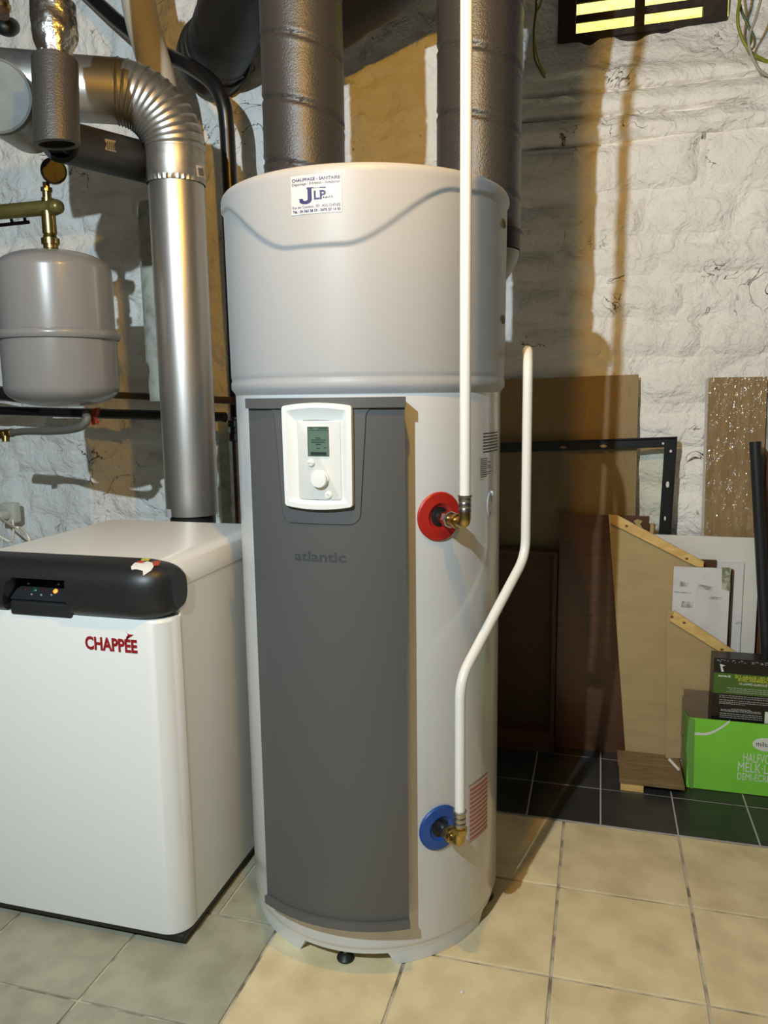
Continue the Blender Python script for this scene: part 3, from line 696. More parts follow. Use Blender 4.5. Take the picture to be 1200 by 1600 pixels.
# sloping control panel inside the window
cy0, cy1 = BY0+.002, BY0+.048; cz0, cz1 = wz0+.030, wz1-.002
def cp(x, t): return np.array([x, cy0+(cy1-cy0)*t, cz0+(cz1-cz0)*t])
pa = [cp(w0[0]+.000, 0), cp(w1[0]-.001, 0), cp(w1[0]-.001, 1), cp(w0[0]+.020, 1)]
pan = prism('button_panel', pa, (0, .01, -.01), 'panel', bar)
box('panel_lip', (w0[0]+.002, w1[0]-.001), (BY0-.004, BY0+.03), (wz0-.008, wz0+.026), 'panel', bar, bev=.006, seg=3)
def led(u, v, m, r):
    d = ray(u, v); a, b_ = cp(0, 0), cp(0, 1); nrm = np.cross((1, 0, 0), b_-a); nrm /= np.linalg.norm(nrm)
    t = ((a-CAM)@nrm)/(d@nrm); p = CAM+t*d
    if nrm@(CAM-p) < 0: nrm = -nrm
    lathe('indicator_lamp', [(r, 0), (r, .002), (r*.6, .0035)], p, m, bar, axis=nrm, n=14)
for u, v, m, r in ((40, 921, 'redled', .0048), (55, 922, 'greenled', .0056), (71, 922, 'redled', .0048), (87, 924, 'orange', .0056), (50, 929, 'greyink', .0022), (65, 930, 'greyink', .0022), (81, 930, 'greyink', .0022), (45, 912, 'greyink', .0025), (92, 913, 'greyink', .0028)): led(u, v, m, r)
# torn label on the bar, lying on its surface
bm = bmesh.new(); bm.from_mesh(bar.data); bmesh.ops.transform(bm, matrix=Matrix.Translation(ORG[bar.name]), verts=bm.verts); BV = BVHTree.FromBMesh(bm); bm.free()
def decal(name, poly, bv, m, parent, off=.0012):
    V = []
    cx = sum(p[0] for p in poly)/len(poly); cy = sum(p[1] for p in poly)/len(poly)
    def hit(u, v):
        h = bv.ray_cast(Vector(CAM), Vector(ray(u, v)).normalized())
        n_ = h[1] if h[1].dot(Vector(ray(u, v))) < 0 else -h[1]; return np.array(h[0]+n_*off)
    n = len(poly)
    try: V = [hit(cx, cy)] + [hit(cx+(u-cx)*.5, cy+(v-cy)*.5) for u, v in poly] + [hit(u, v) for u, v in poly]
    except Exception: return None
    Fc = [[0, 1+i, 1+(i+1) % n] for i in range(n)] + [[1+i, n+1+i, n+1+(i+1) % n, 1+(i+1) % n] for i in range(n)]
    return mk(name, V, Fc, m, parent)
decal('torn_label', [(205, 886), (211, 880), (222, 881), (230, 878), (238, 880), (240, 886), (236, 892), (224, 900), (226, 893), (213, 890), (206, 891)], BV, 'paper', bar, .0016)
decal('torn_label', [(214, 878), (226, 876), (226, 882), (212, 884)], BV, 'redtear', bar); decal('torn_label', [(238, 878), (252, 876), (248, 884), (240, 885)], BV, 'redtear', bar)
decal('torn_label', [(222, 873), (236, 873), (232, 877), (220, 877)], BV, 'yellowtear', bar); decal('torn_label', [(238, 874), (254, 875), (250, 878), (238, 878)], BV, 'paper', bar)
decal('duct_label', [(364, 124), (378, 116), (381, 121), (367, 129)], COLLAR_BV, 'sticker', wd, .002)
fr = lambda x, z: np.array([x, BY0-.0008, z])
qa, qb = at(134, 1013, BY0), at(215, 1014, BY0)
text('brand_lettering', 'CHAPPÉE', fr, qa[0], qb[0], qa[2]+.0, at(134, 994, BY0)[2], 'redink', boiler, bold=.04, keep=.70)
bp_ = [at(u, v, BY0-.0008) for u, v in ((194, 985), (201, 991), (209, 992), (203, 996), (197, 999), (200, 995), (199, 990))]
mk('bird_emblem', bp_, [list(range(7))], 'redink', boiler)

# ================================================================== FLUE
FX, FY, FR = -1.222, .66, .0855
flue = thing('flue_pipe', 'brushed steel flue rising behind the boiler to a ribbed elbow', 'flue pipe', (FX, FY, .80))
lathe('outlet_collar', [(.074, .80), (.074, .945)], (FX, FY, 0), 'black', flue, n=40)
lathe('straight_pipe', [(.083, .925), (FR, .926), (FR, 1.955), (FR-.001, 1.965)], (FX, FY, 0), 'inox', flue, n=64)
V, Fc = [], []
crimp = []
for i in range(72):
    a = 2*math.pi*i/72; r = .0905 if i % 2 else .0875
    crimp.append((r, a))
V = []
for r_, z in ((0, 1.962), (0, 1.975)):
    for r, a in crimp: V.append((FX+r*math.cos(a), FY+r*math.sin(a), z))
for k_, z in ((.0900, 1.978), (.0900, 2.06), (.0895, 2.065)):
    for r, a in crimp: V.append((FX+k_*math.cos(a), FY+k_*math.sin(a), z))
Fc = [[i*72+j, i*72+(j+1) % 72, (i+1)*72+(j+1) % 72, (i+1)*72+j] for i in range(4) for j in range(72)]
mk('elbow_socket', V, Fc, 'galv', flue, smooth=True, sharp=25)
# elbow: quarter bend with ribs, then a short straight run to the tee
hd = np.array([-.88, -.47, 0.0]); hd /= np.linalg.norm(hd); RB = .165
E0 = np.array([FX, FY, 2.06]); path = []; rad = []; K = 13*8
for i in range(K+1):
    a = (math.pi/2)*i/K; path.append(E0 + hd*RB*(1-math.cos(a)) + np.array([0, 0, RB*math.sin(a)]))
    ph = (i % 8)/8; rad.append(.0915 + (.0035 if i % 8 == 4 else (.0012 if i % 8 in (3, 5) else 0)))
tube('ribbed_elbow', path, rad, 'galv', flue, n=56, sharp=25)
E1 = path[-1]; E2 = E1+hd*.16
tube('horizontal_pipe', [E1-hd*.01, E1+hd*.005, E2], [.092, .0905, .0905], 'inox', flue, n=56)
T0 = E2+hd*.10
cap = dep(-6, 150, 1.99)
bd = cap-T0; bd[2] *= .3; bd /= np.linalg.norm(bd)
tee = tube('tee_piece', [E2-hd*.02, T0+hd*.12], .093, 'galv', flue, n=48)
capd = np.array([.30, -.95, -.05]); capd /= np.linalg.norm(capd)
b0 = cap-capd*.22
tube('tee_branch', [b0, cap-capd*.012], .0865, 'galv', flue, n=48)
lathe('tee_cap', [(.0865, -.02), (.0905, -.018), (.0905, 0), (.086, .003), (.084, .001), (.002, -.001)], cap, 'capgrey', flue, axis=capd, n=48)
lp = cylp = None
def flat_label(name, u0, v0, u1, v1, Y, m, parent):
    q = [at(u, v, Y) for u, v in ((u0, v1), (u1, v1), (u1, v0), (u0, v0))]; o = mk(name, q, [[0, 1, 2, 3]], m, parent); return o

def cyl_decal(name, u0, v0, u1, v1, cx, cy, r, m, parent, skew=0):
    V = []
    for v, sk in ((v1, skew), (v0, 0)):
        for i in range(5):
            d = ray(u0+sk+(u1-u0)*i/4, v+ (u1-u0)*i/4*.12); o = CAM[:2]-np.array([cx, cy]); a = d[:2]@d[:2]; b = o@d[:2]; c = o@o-r*r
            V.append(CAM+d*((-b-math.sqrt(max(0, b*b-a*c)))/a))
    return mk(name, V, gridf(2, 5), m, parent)
cyl_decal('flue_label', 306, 258, 319, 276, FX, FY, .0915, 'labelpale', flue, 2); cyl_decal('flue_label_print', 309, 262, 317, 274, FX, FY, .0921, 'rubber', flue, 2)
cyl_decal('flue_label', 258, 795, 267, 808, FX, FY, .0862, 'sticker', flue, 1)

# ================================================================== FOAM SLEEVES BY THE FLUE
f0 = dep(89, 226, 1.88); f1 = dep(86, 96, 1.88)
sl = thing('foam_sleeve', 'grey foam pipe sleeve hanging upright, wrapped in silver tape above', 'pipe insulation', f0)
ro = .0535; V = []; n = 40
d_, e1, e2 = frame_of(f1-f0); Ls = np.linalg.norm(f1-f0)
for r, h in ((ro, 0), (ro, Ls)):
    for i in range(n):
        a = 2*math.pi*i/n; V.append(f0+d_*(h + (-.012*math.cos(a) if h == 0 else 0))+(e1*math.cos(a)+e2*math.sin(a))*r)
for r, h in ((ro-.012, Ls), (ro-.012, 0)):
    for i in range(n):
        a = 2*math.pi*i/n; V.append(f0+d_*(h + (-.012*math.cos(a) if h == 0 else 0))+(e1*math.cos(a)+e2*math.sin(a))*r)
Fc = [[i*n+j, i*n+(j+1) % n, ((i+1) % 4)*n+(j+1) % n, ((i+1) % 4)*n+j] for i in range(4) for j in range(n)]
mk('sleeve_tube', V, Fc, 'foam', sl, smooth=True)
# crumpled tape
g0, g1 = dep(87, 106, 1.90), dep(83, 8, 1.90); d_, e1, e2 = frame_of(g1-g0); Lt = np.linalg.norm(g1-g0); V = []; n = 48; K = 26
for i in range(K+1):
    t = i/K; base = .037+.017*float(sstep(.15, .55, t))
    for j in range(n):
        a = 2*math.pi*j/n
        r = base*(1+.10*vnoise(np.array(math.cos(a)*1.3+5), np.array(math.sin(a)*1.3+t*3), 1.6, 21)*(1.6-t) + .05*vnoise(np.array(math.cos(a)*3+5), np.array(math.sin(a)*3+t*8), 1.5, 22) + (.06*math.sin(a*7+t*5)*(1-float(sstep(0, .45, t)))))
        V.append(g0+d_*Lt*t+(e1*math.cos(a)+e2*math.sin(a))*r)
Fc = [[i*n+j, i*n+(j+1) % n, (i+1)*n+(j+1) % n, (i+1)*n+j] for i in range(K) for j in range(n)]
mk('silver_tape', V, Fc, 'alu', sl, smooth=True, sharp=40)
tube('wrapped_pipe', [g0+d_*.02, g1+d_*.35], .036, 'cream', sl, n=24)
h0 = dep(93, 220, 1.955); h1_ = dep(252, 260, 2.62); hs = thing('foam_sleeve', 'dark foam pipe sleeve lying level below the steel elbow, open at one end', 'pipe insulation', h0)
d_, e1, e2 = frame_of(h1_-h0); Ls = np.linalg.norm(h1_-h0); V = []; n = 40; ro = .052
for r, h in ((ro, 0), (ro+.013, Ls), (ro+.001, Ls), (ro-.012, 0)):
    for i in range(n): a = 2*math.pi*i/n; V.append(h0+d_*h+(e1*math.cos(a)+e2*math.sin(a))*r)
Fc = [[i*n+j, i*n+(j+1) % n, ((i+1) % 4)*n+(j+1) % n, ((i+1) % 4)*n+j] for i in range(4) for j in range(n)]
mk('sleeve_tube', V, Fc, 'foam2', hs, smooth=True)
hp = thing('heating_pipe', 'bare end of the pipe inside the open dark foam sleeve', 'pipe', h0+d_*.06); tube('pipe', [h0+d_*.05, h0+d_*(Ls-.01)], .028, 'blackpipe', hp)
bm = bmesh.new(); bm.from_mesh([o for o in hs.children][0].data); bmesh.ops.transform(bm, matrix=Matrix.Translation(ORG[hs.name]), verts=bm.verts); BV2 = BVHTree.FromBMesh(bm); bm.free()
lb = decal('barcode_label', [(163, 217), (180, 220), (181, 238), (164, 234)], BV2, 'sticker', hs)
for k in range(5): decal('barcode_print', [(166+3*k, 221+.6*k), (167.3+3*k, 221.2+.6*k), (168+3*k, 233.4+.6*k), (166.7+3*k, 233.2+.6*k)], BV2, 'ink', hs, .002)

# ================================================================== EXPANSION VESSEL AND ITS MANIFOLD
VD = 2.43; vc = dep(92, 520, VD); VR = .172
def vz(v): return dep(92, v, VD)[2]
ztop, zbot, zmid = at(92, 389, vc[1]-.03)[2], at(92, 636, vc[1]-.02)[2], at(92, 517, vc[1]-VR)[2]
vs = thing('expansion_vessel', 'grey steel expansion vessel with a band around its middle', 'expansion vessel', (vc[0], vc[1], zbot))
hh = .062
prof = [(.004, zbot)] + [(VR*math.sin(a)**.75, zbot+hh*(1-math.cos(a))) for a in np.linspace(.15, math.pi/2, 14)] + [(VR, zmid-.012), (VR, zmid)] 
lathe('lower_shell', prof, (vc[0], vc[1], 0), 'vessel', vs, n=80)
prof = [(VR-.002, zmid)] + [(VR-.002, ztop-hh)] + [((VR-.002)*math.cos(a)**.75, ztop-hh+hh*math.sin(a)) for a in np.linspace(.1, math.pi/2-.08, 14)] + [(.004, ztop)]
lathe('upper_shell', prof, (vc[0], vc[1], 0), 'vessel', vs, n=80)
lathe('clamp_band', [(VR, -.014), (VR+.008, -.012), (VR+.012, -.006), (VR+.012, .006), (VR+.008, .012), (VR, .014)], (vc[0], vc[1], zmid), 'vessel', vs, n=80)
mf = thing('brass_manifold', 'gold painted manifold tube with brass fittings above the grey vessel', 'manifold', (vc[0], vc[1], ztop))
vx_, vy_ = vc[0], vc[1]
mz = at(80, 324, vy_)[2]
tube('manifold_tube', [at(-40, 322, vy_+.0)*np.array([1, 1, 0])+np.array([0, 0, mz]), np.array([vx_+.030, vy_, mz]), np.array([vx_+.040, vy_, mz]), np.array([vx_+.046, vy_, mz])], [.0225, .0225, .018, .006], 'oliveb', mf, n=28)
lathe('end_ring', [(.0225, -.006), (.0255, -.005), (.0255, .005), (.0225, .006)], (vx_+.012, vy_, mz), 'oliveb', mf, axis=(1, 0, 0), n=28)
zz0 = ztop-.004
gc0 = at(84, 267, vy_-.01)[2]
lathe('coupling', [(.016, zz0), (.018, zz0+.012), (.022, zz0+.013), (.022, zz0+.024), (.027, zz0+.025), (.027, zz0+.043), (.021, zz0+.045), (.018, zz0+.055), (.021, zz0+.057), (.021, mz-.012)], (vx_-.006, vy_, 0), 'brass', mf, n=20, sharp=25)
lathe('gauge_stem', [(.017, mz+.014), (.017, mz+.028), (.013, mz+.030), (.013, mz+.045), (.017, mz+.047), (.017, mz+.058), (.010, mz+.060), (.010, gc0-.028)], (vx_-.006, vy_, 0), 'brass', mf, n=16, sharp=25)
gc = at(84, 267, vy_-.01); gd = np.array([.66, -.74, -.10]); gd /= np.linalg.norm(gd)
pg = thing('pressure_gauge', 'small round black pressure gauge standing on the gold manifold', 'gauge', gc-np.array([0, 0, .036]))
lathe('gauge_case', [(.010, -.028), (.036, -.026), (.0375, -.002), (.0375, .004), (.0335, .005), (.0325, .001)], gc, 'black', pg, axis=gd, n=40)
lathe('gauge_dial', [(.0325, .0005), (.001, .0008)], gc, 'gold', pg, axis=gd, n=40, cap=False)
tube('gauge_needle', [gc+gd*.002, gc+gd*.002+np.array([.004, .003, -.026])], .0008, 'redtear', pg, n=6)
lathe('gauge_bezel', [(.0335, .003), (.0365, .0045), (.0375, .003)], gc, 'chrome', pg, axis=gd, n=40, cap=False)
bk = thing('pipe_bracket', 'thin black metal bracket under the gold manifold', 'bracket', at(20, 350, vy_+.1))
tube('bracket_bar', [at(-20, 354, vy_+.1), at(45, 347, vy_+.1)], .006, 'black', bk, n=8); tube('bracket_arm', [at(20, 352, vy_+.1), at(16, 336, vy_+.1)], .005, 'black', bk, n=8); tube('bracket_arm', [at(40, 348, vy_+.1), at(37, 334, vy_+.1)], .005, 'black', bk, n=8)
# hose below the vessel
hz = thing('braided_hose', 'grey braided hose curving below the expansion vessel', 'hose', dep(100, 674, 2.55))
hp_ = spline([dep(12, 677, 2.80), dep(40, 674, 2.72), dep(75, 674, 2.62), dep(105, 672, 2.54), dep(126, 667, 2.48), dep(136, 656, 2.46), dep(134, 646, 2.48)], 8)
tube('hose_tube', hp_, .0125, 'rubber', hz, n=16)
lathe('hose_ferrule', [(.0135, -.02), (.0155, -.018), (.0155, .02), (.0135, .022)], hp_[1], 'brass', hz, axis=hp_[2]-hp_[0], n=16)
tube('brass_tap', [dep(-20, 679, 2.84), dep(10, 678, 2.80)], .018, 'brass', hz, n=16); tube('brass_tap', [dep(9, 676, 2.80), dep(9, 690, 2.80)], .013, 'brass', hz, n=12)
rv = thing('red_valve_handle', 'small red valve handle beside the hose end', 'valve', dep(147, 660, 2.50))
V = [dep(u, v, 2.50) for u, v in ((143, 640), (151, 637), (150, 648), (146, 652), (151, 662), (144, 664), (141, 655))]
prism('handle', V, (.004, .012, 0), 'redcard', rv)

# ================================================================== PIPES ON THE WALL
yb = 1.14
def hpipe(name, u0, v0, u1, v1, Y, R, m, label, cat='pipe'):
    a, b_ = at(u0, v0, Y), at(u1, v1, Y); return tag(tube(name, [a, (a+b_)/2, b_], R, m, None, n=16), label, cat)
hpipe('copper_pipe', -60, 606, 470, 631, 1.17, .014, 'rust', 'brown copper pipe running level along the wall behind the flue')
hpipe('heating_pipe', -60, 640, 352, 652, 1.15, .020, 'blackpipe', 'black steel pipe running level just under the brown copper pipe')
hpipe('heating_pipe', -60, 606, 45, 620, 1.02, .028, 'black', 'short thick black pipe behind the left side of the grey vessel')
bp = [at(u, v, y) for u, v, y in ((110, -35, 1.19), (190, 38, 1.15), (250, 80, 1.09), (300, 106, 1.03), (334, 132, 1.00), (350, 165, 1.00), (355, 205, 1.01))]
x_, y_ = bp[-1][0], bp[-1][1]
bp = spline(bp, 8) + [np.array([x_+.004, y_, 1.9]), np.array([x_+.012, y_+.01, 1.4]), np.array([x_+.015, y_+.01, .80]), np.array([x_+.015, y_+.01, .02])]
pipe_thing('drain_pipe', 'black pipe bending from the ceiling down beside the left duct', 'pipe', bp, .0265, 'blackpipe', n=24)
cp_ = [at(u, v, .97) for u, v in ((205, -60), (214, -10), (224, 40), (237, 85), (249, 130), (258, 190), (266, 260), (268, 330))]
sp = thing('soil_pipe', 'thick cream painted pipe descending behind the steel elbow', 'pipe', at(262, 620, 1.12))
tube('upper_pipe', spline(cp_, 8), .058, 'cream', sp, n=32)
q0, q1 = at(256, 318, .93), at(265, 622, .93)
col = lathe('lower_socket', [(.06, 0), (.088, -.006), (.092, -.03), (.092, -.54), (.089, -.56), (.085, -.58), (.087, -.63), (.085, q1[2]-q0[2]-.01)], (q0[0], .93, q0[2]), 'cement', sp, n=40)
dv = at(337, 305, 1.10); 
tag(tube('drain_pipe', [np.array([dv[0]-.008, 1.215, dv[2]]), np.array([dv[0]-.008, 1.215, .02])], .026, 'blackpipe', None, n=20), 'black upright pipe partly hidden behind the steel flue', 'pipe')
q = at(369, 700, .92); vp_ = thing('valve_pipe', 'dark pipe with a valve collar between boiler and water heater', 'pipe', (q[0], .92, .02))
tube('pipe', [np.array([q[0], .92, .02]), np.array([q[0], .92, at(369, 652, .92)[2]])], .014, 'rust', vp_, n=14)
lathe('valve_collar', [(.014, 0), (.024, .004), (.024, .03), (.018, .034), (.018, .05), (.026, .054), (.026, .075), (.014, .08)], (q[0], .92, at(369, 690, .92)[2]), 'black', vp_, n=16, sharp=25)
q = at(356, 760, 1.12); wp = box('timber_post', (q[0]-.022, q[0]+.022), (1.10, 1.14), (.001, at(356, 660, 1.12)[2]), 'cement', bev=.003); tag(wp, 'pale upright timber post in the gap beside the flue', 'post')
# brown bottle-like joint and black elbow at the top left corner
cj = dep(4, 12, 2.6); tj = thing('copper_joint', 'reddish copper pipe joint in the top left corner', 'pipe joint', cj)
tube('joint_pipe', [dep(-6, -30, 2.6), dep(2, 5, 2.6), dep(4, 26, 2.6)], [.024, .026, .022], 'redwood', tj, n=18); lathe('joint_ring', [(.026, 0), (.030, .003), (.030, .016), (.026, .018)], dep(3, 16, 2.6), 'brass', tj, axis=(0, 0, 1), n=18)
tag(tube('black_elbow', spline([dep(-30, 30, 2.75), dep(-5, 38, 2.75), dep(12, 44, 2.75), dep(20, 40, 2.80)], 5), [.028]*15+[.022], 'black', None, n=18), 'black rubber pipe elbow under the copper joint', 'pipe')
# socket and plug left of the boiler
pk = at(14, 802, 1.20); sk = thing('power_socket', 'ivory wall socket low on the wall left of the boiler', 'socket', pk-np.array([0, 0, .05]))
V, Fc = boxvf((-.05, .028), (.0, .045), (-.045, .045), .010, 3); mk('socket_box', [np.array(v)+pk for v in V], Fc, 'ivory', sk, smooth=True)
pl = thing('power_plug', 'ivory power plug with its cable pushed into the wall socket', 'plug', pk-np.array([0, .04, .02]))
lathe('plug_body', [(.010, -.055), (.018, -.050), (.022, -.02), (.022, 0)], pk+np.array([-.012, -.002, -.006]), 'ivory', pl, axis=(0, 1, 0), n=20)
tube('cable', spline([pk+np.array([-.012, -.055, -.006]), dep(20, 822, 2.62), dep(34, 826, 2.56), dep(44, 838, 2.48), dep(52, 862, 2.5)], 8), .0045, 'ivory', pl, n=8)
tube('cable', spline([dep(20, 812, 2.72), dep(21, 832, 2.70), dep(16, 846, 2.66), dep(-4, 836, 2.66), dep(-20, 832, 2.7)], 8), .004, 'ivory', pl, n=8)

# ================================================================== WINDOW GRATE AND LOOSE WIRES
gz = lambda v, u=900: at(u, v, GY)[2]
gr = thing('window_grate', 'dark wooden slatted grate over the bright cellar window', 'window grate', ((GX0+GX1)/2, GY, gz(64, 880)))
xl, xa, xb, xc, xd, xr_ = at(872, 40, GY)[0], at(900, 40, GY)[0], at(991, 30, GY)[0], at(1007, 30, GY)[0], at(1098, 25, GY)[0], at(1136, 20, GY)[0]
zb0, zb1 = gz(62), gz(54.5)
box('bottom_rail', (xl, xr_), (GY-.012, GY+.006), (zb0-.006, zb1), 'grate', gr, bev=.002)
box('stile', (xl, xa), (GY-.02, GY+.035), (zb0-.005, 3.05), 'grate', gr, bev=.002); box('stile', (xd, xr_), (GY-.02, GY+.035), (zb0-.005, 3.05), 'grate', gr, bev=.002)
box('mullion', (xb, xc), (GY-.014, GY+.02), (zb1, 3.05), 'grate', gr, bev=.002)
box('light_stop_board', (xl, xr_), (GY+.007, GY+.07), (zb0-.09, zb1-.002), 'grate', gr)  # hidden board added to stop the well light leaking under the rail
pitch = gz(8)-gz(38)
for k in range(6):
    z0 = gz(38)+k*pitch; box('slat', (xa, xd), (GY-.006, GY+.006), (z0+.003, z0+(gz(24)-gz(38))-.002), 'grate', gr, bev=.0015)
def wire(name, pts, Y, R, m, label): return tag(tube(name, spline([at(u, v, Y+dy) for u, v, dy in pts], 8), R, m, None, n=8), label, 'wire')
wire('earth_wire', [(836, -40, .0), (838, 10, -.02), (834, 50, -.02), (835, 90, -.01), (845, 112, 0), (851, 121, .02)], 1.24, .0042, 'wireg', 'dark green wire hanging beside the right duct')
wire('earth_wire', [(860, -40, 0), (845, 5, -.03), (836, 30, -.03), (836, 70, -.02), (843, 100, -.01), (852, 116, .02)], 1.26, .0036, 'wire', 'thin yellow-green wire looping beside the right duct')
wire('earth_wire', [(1162, -30, 0), (1153, 20, -.02), (1156, 50, -.02), (1170, 78, -.02), (1190, 92, -.01), (1215, 102, 0)], 1.36, .0055, 'wire', 'yellow-green wire hanging right of the window grate')
wire('earth_wire', [(1150, -30, 0), (1158, 15, -.01), (1170, 42, -.01), (1174, 62, 0), (1168, 78, .02)], 1.38, .0045, 'wireg', 'short green wire behind the yellow-green one')
wire('phone_cable', [(1196, -30, 0), (1182, 25, -.01), (1170, 60, -.01), (1176, 90, 0), (1190, 112, 0), (1215, 125, .01)], 1.31, .0045, 'wirew', 'pale grey cable curling at the top right')

# ================================================================== BOARDS LEANING ON THE RIGHT WALL
def board(name, px, Y0, k, t, m, label, cat='board', parent=None, floor_z=None):
    P = [at(u, v, Y0, k) for u, v in px]
    o = prism(name, P, (0, t, 0), m, parent)
    return tag(o, label, cat) if parent is None else o
def sheet(name, x0, x1, z0, z1, Y0, k, t, m, label, cat='board', parent=None):
    P = [(x0, Y0+k*z0, z0), (x1, Y0+k*z0, z0), (x1, Y0+k*z1, z1), (x0, Y0+k*z1, z1)]; o = prism(name, P, (0, t, 0), m, parent)
    return tag(o, label, cat) if parent is None else o
hx = at(998, 585, 1.215, .035); hz0 = at(780, 594, 1.215, .035)
prism_pts = [(-.52, 1.215, .0008), (hx[0]+.014, 1.215, .0008), hx, (-.52, 1.215+.035*1.355, hz0[2]-.004)]
tag(prism('hardboard_sheet', prism_pts, (0, .005, 0), 'hard'), 'large brown hardboard sheet against the wall behind the bent white pipe', 'board')
# black angle-iron frame with a clear pane
k = .03; fa, fb, fc = at(780, 692, 1.195, k), at(1058, 682, 1.195, k), at(1048, 835, 1.195, k)
ff = thing('glazed_frame', 'black metal frame with slotted holes and a clear pane', 'frame', (.1, 1.195, 0))
dirx = (fb-fa)/np.linalg.norm(fb-fa); legd = (fc-fb)/np.linalg.norm(fc-fb); w_ = .036
A0 = fb-dirx*.85; B1 = fb+legd*((fb[2]-.001)/-legd[2])
prism('top_bar', [A0, fb, fb+legd*w_-dirx*.0, A0+np.array([0, 0, -w_])], (0, .004, 0), 'blackpipe', ff)
prism('right_bar', [fb+legd*w_-dirx*w_*1.1, fb+legd*w_, B1, B1-dirx*w_*1.1], (0, .004, 0), 'blackpipe', ff)
prism('top_flange', [A0+np.array([0, -.012, 0]), fb+np.array([0, -.012, 0]), fb+np.array([0, -.012, -.004]), A0+np.array([0, -.012, -.004])], (0, .012, 0), 'blackpipe', ff)
prism('right_flange', [fb+np.array([-.004, -.012, -.004]), fb+np.array([0, -.012, -.004]), B1+np.array([0, -.012, 0]), B1+np.array([-.004, -.012, 0])], (0, .012, 0), 'blackpipe', ff)
for u, v, ra, rb in ((1036, 693, .004, .004), (1048, 705, .0045, .005), (1043, 757, .0055, .011), (1039, 810, .003, .008), (943, 697, .012, .005), (880, 699, .011, .005)):
    c = at(u, v, 1.193, k); P = [c+np.array([ra*math.cos(a), -.0006, rb*math.sin(a)]) for a in np.linspace(0, 2*math.pi, 14, endpoint=False)]
    mk('slot_hole', P, [list(range(14))], 'whiteboard' if u > 1000 else 'hard', ff)
gi = fb+legd*w_-dirx*w_
prism('pane', [A0+np.array([0, .005, -w_]), gi+np.array([0, .005, 0]), B1-dirx*w_+np.array([0, .005, .01]), np.array([A0[0], B1[1]+.005, .01])], (0, .003, 0), 'glass', ff)
# laminate pack in film
lk = thing('laminate_pack', 'pack of oak laminate planks in shiny film leaning on the white wall', 'laminate planks', (.51, 1.2, .001))
la, lb_ = at(1107, 590, 1.235, .02), at(1196, 588, 1.235, .02)
x0, x1, zt = la[0], lb_[0]+.004, la[2]; lean = at(1099, 838, 1.235, .02)[0]-x0; sl_ = lean/(zt-at(1099, 838, 1.235, .02)[2])
for i in range(3):
    y = 1.222+.0075*i; dx = .0035*i*(-1)
    P = [(x0+dx+sl_*zt, y, .001), (x1+dx+sl_*zt, y, .001), (x1+dx, y+.02*zt, zt-.0), (x0+dx, y+.02*zt, zt-.002*i)]
    prism('plank', P, (0, .0068, 0), 'lam' if i == 0 else 'film', lk)
def film_mat():
    m = bpy.data.materials.new('shrink_film'); m.use_nodes = True; nt = m.node_tree; N = nt.nodes; L = nt.links
    N.remove(N['Principled BSDF']); out = N['Material Output']
    t = N.new('ShaderNodeBsdfTransparent'); g = N.new('ShaderNodeBsdfGlossy'); g.inputs[1].default_value = .12
    geo = N.new('ShaderNodeNewGeometry'); mp = N.new('ShaderNodeMapping'); mp.inputs['Rotation'].default_value = (0, .5, 0); mp.inputs['Scale'].default_value = (1.6, 1, .5)
    n = N.new('ShaderNodeTexNoise'); n.inputs['Scale'].default_value = 38; n.inputs['Detail'].default_value = 3; n.inputs['Distortion'].default_value = .8
    b = N.new('ShaderNodeBump'); b.inputs['Strength'].default_value = 1.0; b.inputs['Distance'].default_value = .02
    L.new(geo.outputs['Position'], mp.inputs[0]); L.new(mp.outputs[0], n.inputs['Vector']); L.new(n.outputs['Fac'], b.inputs['Height']); L.new(b.outputs[0], g.inputs['Normal'])
    x = N.new('ShaderNodeMixShader'); x.inputs[0].default_value = .13; L.new(t.outputs[0], x.inputs[1]); L.new(g.outputs[0], x.inputs[2]); L.new(x.outputs[0], out.inputs[0]); return m
M['filmwrap'] = film_mat()
P = [(x0+sl_*zt-.002, 1.220, .002), (x1+sl_*zt+.002, 1.220, .002), (x1+.002, 1.220+.02*zt, zt), (x0-.002, 1.220+.02*zt, zt)]
mk('plastic_film', P, [[0, 1, 2, 3]], 'filmwrap', lk)
sheet('brown_board', .615, .80, .001, at(1196, 706, 1.188, .02)[2], 1.188, .02, .010, 'redwood', 'dark red-brown panel at the right edge behind the grey tube')
sheet('grey_board', x1+.008, x1+.085, .001, zt+.01, 1.259, .004, .006, 'cement', 'narrow grey board edge just right of the laminate pack')
pa_, pb_ = at(1180, 690, 1.165), at(1198, 1030, 1.12); pdn = (pb_-pa_)/np.linalg.norm(pb_-pa_); pe = pa_+pdn*((pa_[2]-.003)/-pdn[2])
ptb = thing('grey_tube', 'dark grey plastic tube leaning in front of the laminate pack', 'tube', pe)
tube('tube_body', [pa_, pe], .0185, 'pole', ptb, n=24)
# dark veneer panel and drawer front
vn = tag(board('veneer_panel', [(875, 803), (1020, 803), (1020, 835), (968, 1172), (875, 1168)], 1.172, .03, .014, 'veneer', 'dark wood veneer panel in the shadow right of the water heater'), None)
P = [at(u, v, 1.172, .03) for u, v in ((875, 803), (1015, 805), (1015, 818), (1022, 820))]
vn_x0, vn_x1 = P[0][0], P[1][0]; bpy.data.objects.remove(vn)
vn = thing('veneer_panel', 'dark wood veneer panel in the shadow right of the water heater', 'board', (.1, 1.172, 0))
sheet('panel_face', vn_x0, vn_x1, .001, P[0][2], 1.172, .03, .012, 'veneer', None, None, vn)
sheet('backing_strip', vn_x1-.06, P[3][0], .001, P[3][2], 1.186, .03, .008, 'mdf', None, None, vn)
smp = [at(u, v, 1.1708, .03) for u, v in ((990, 814), (996, 811), (1004, 814), (1000, 819), (1004, 826), (997, 823), (992, 826), (994, 820))]
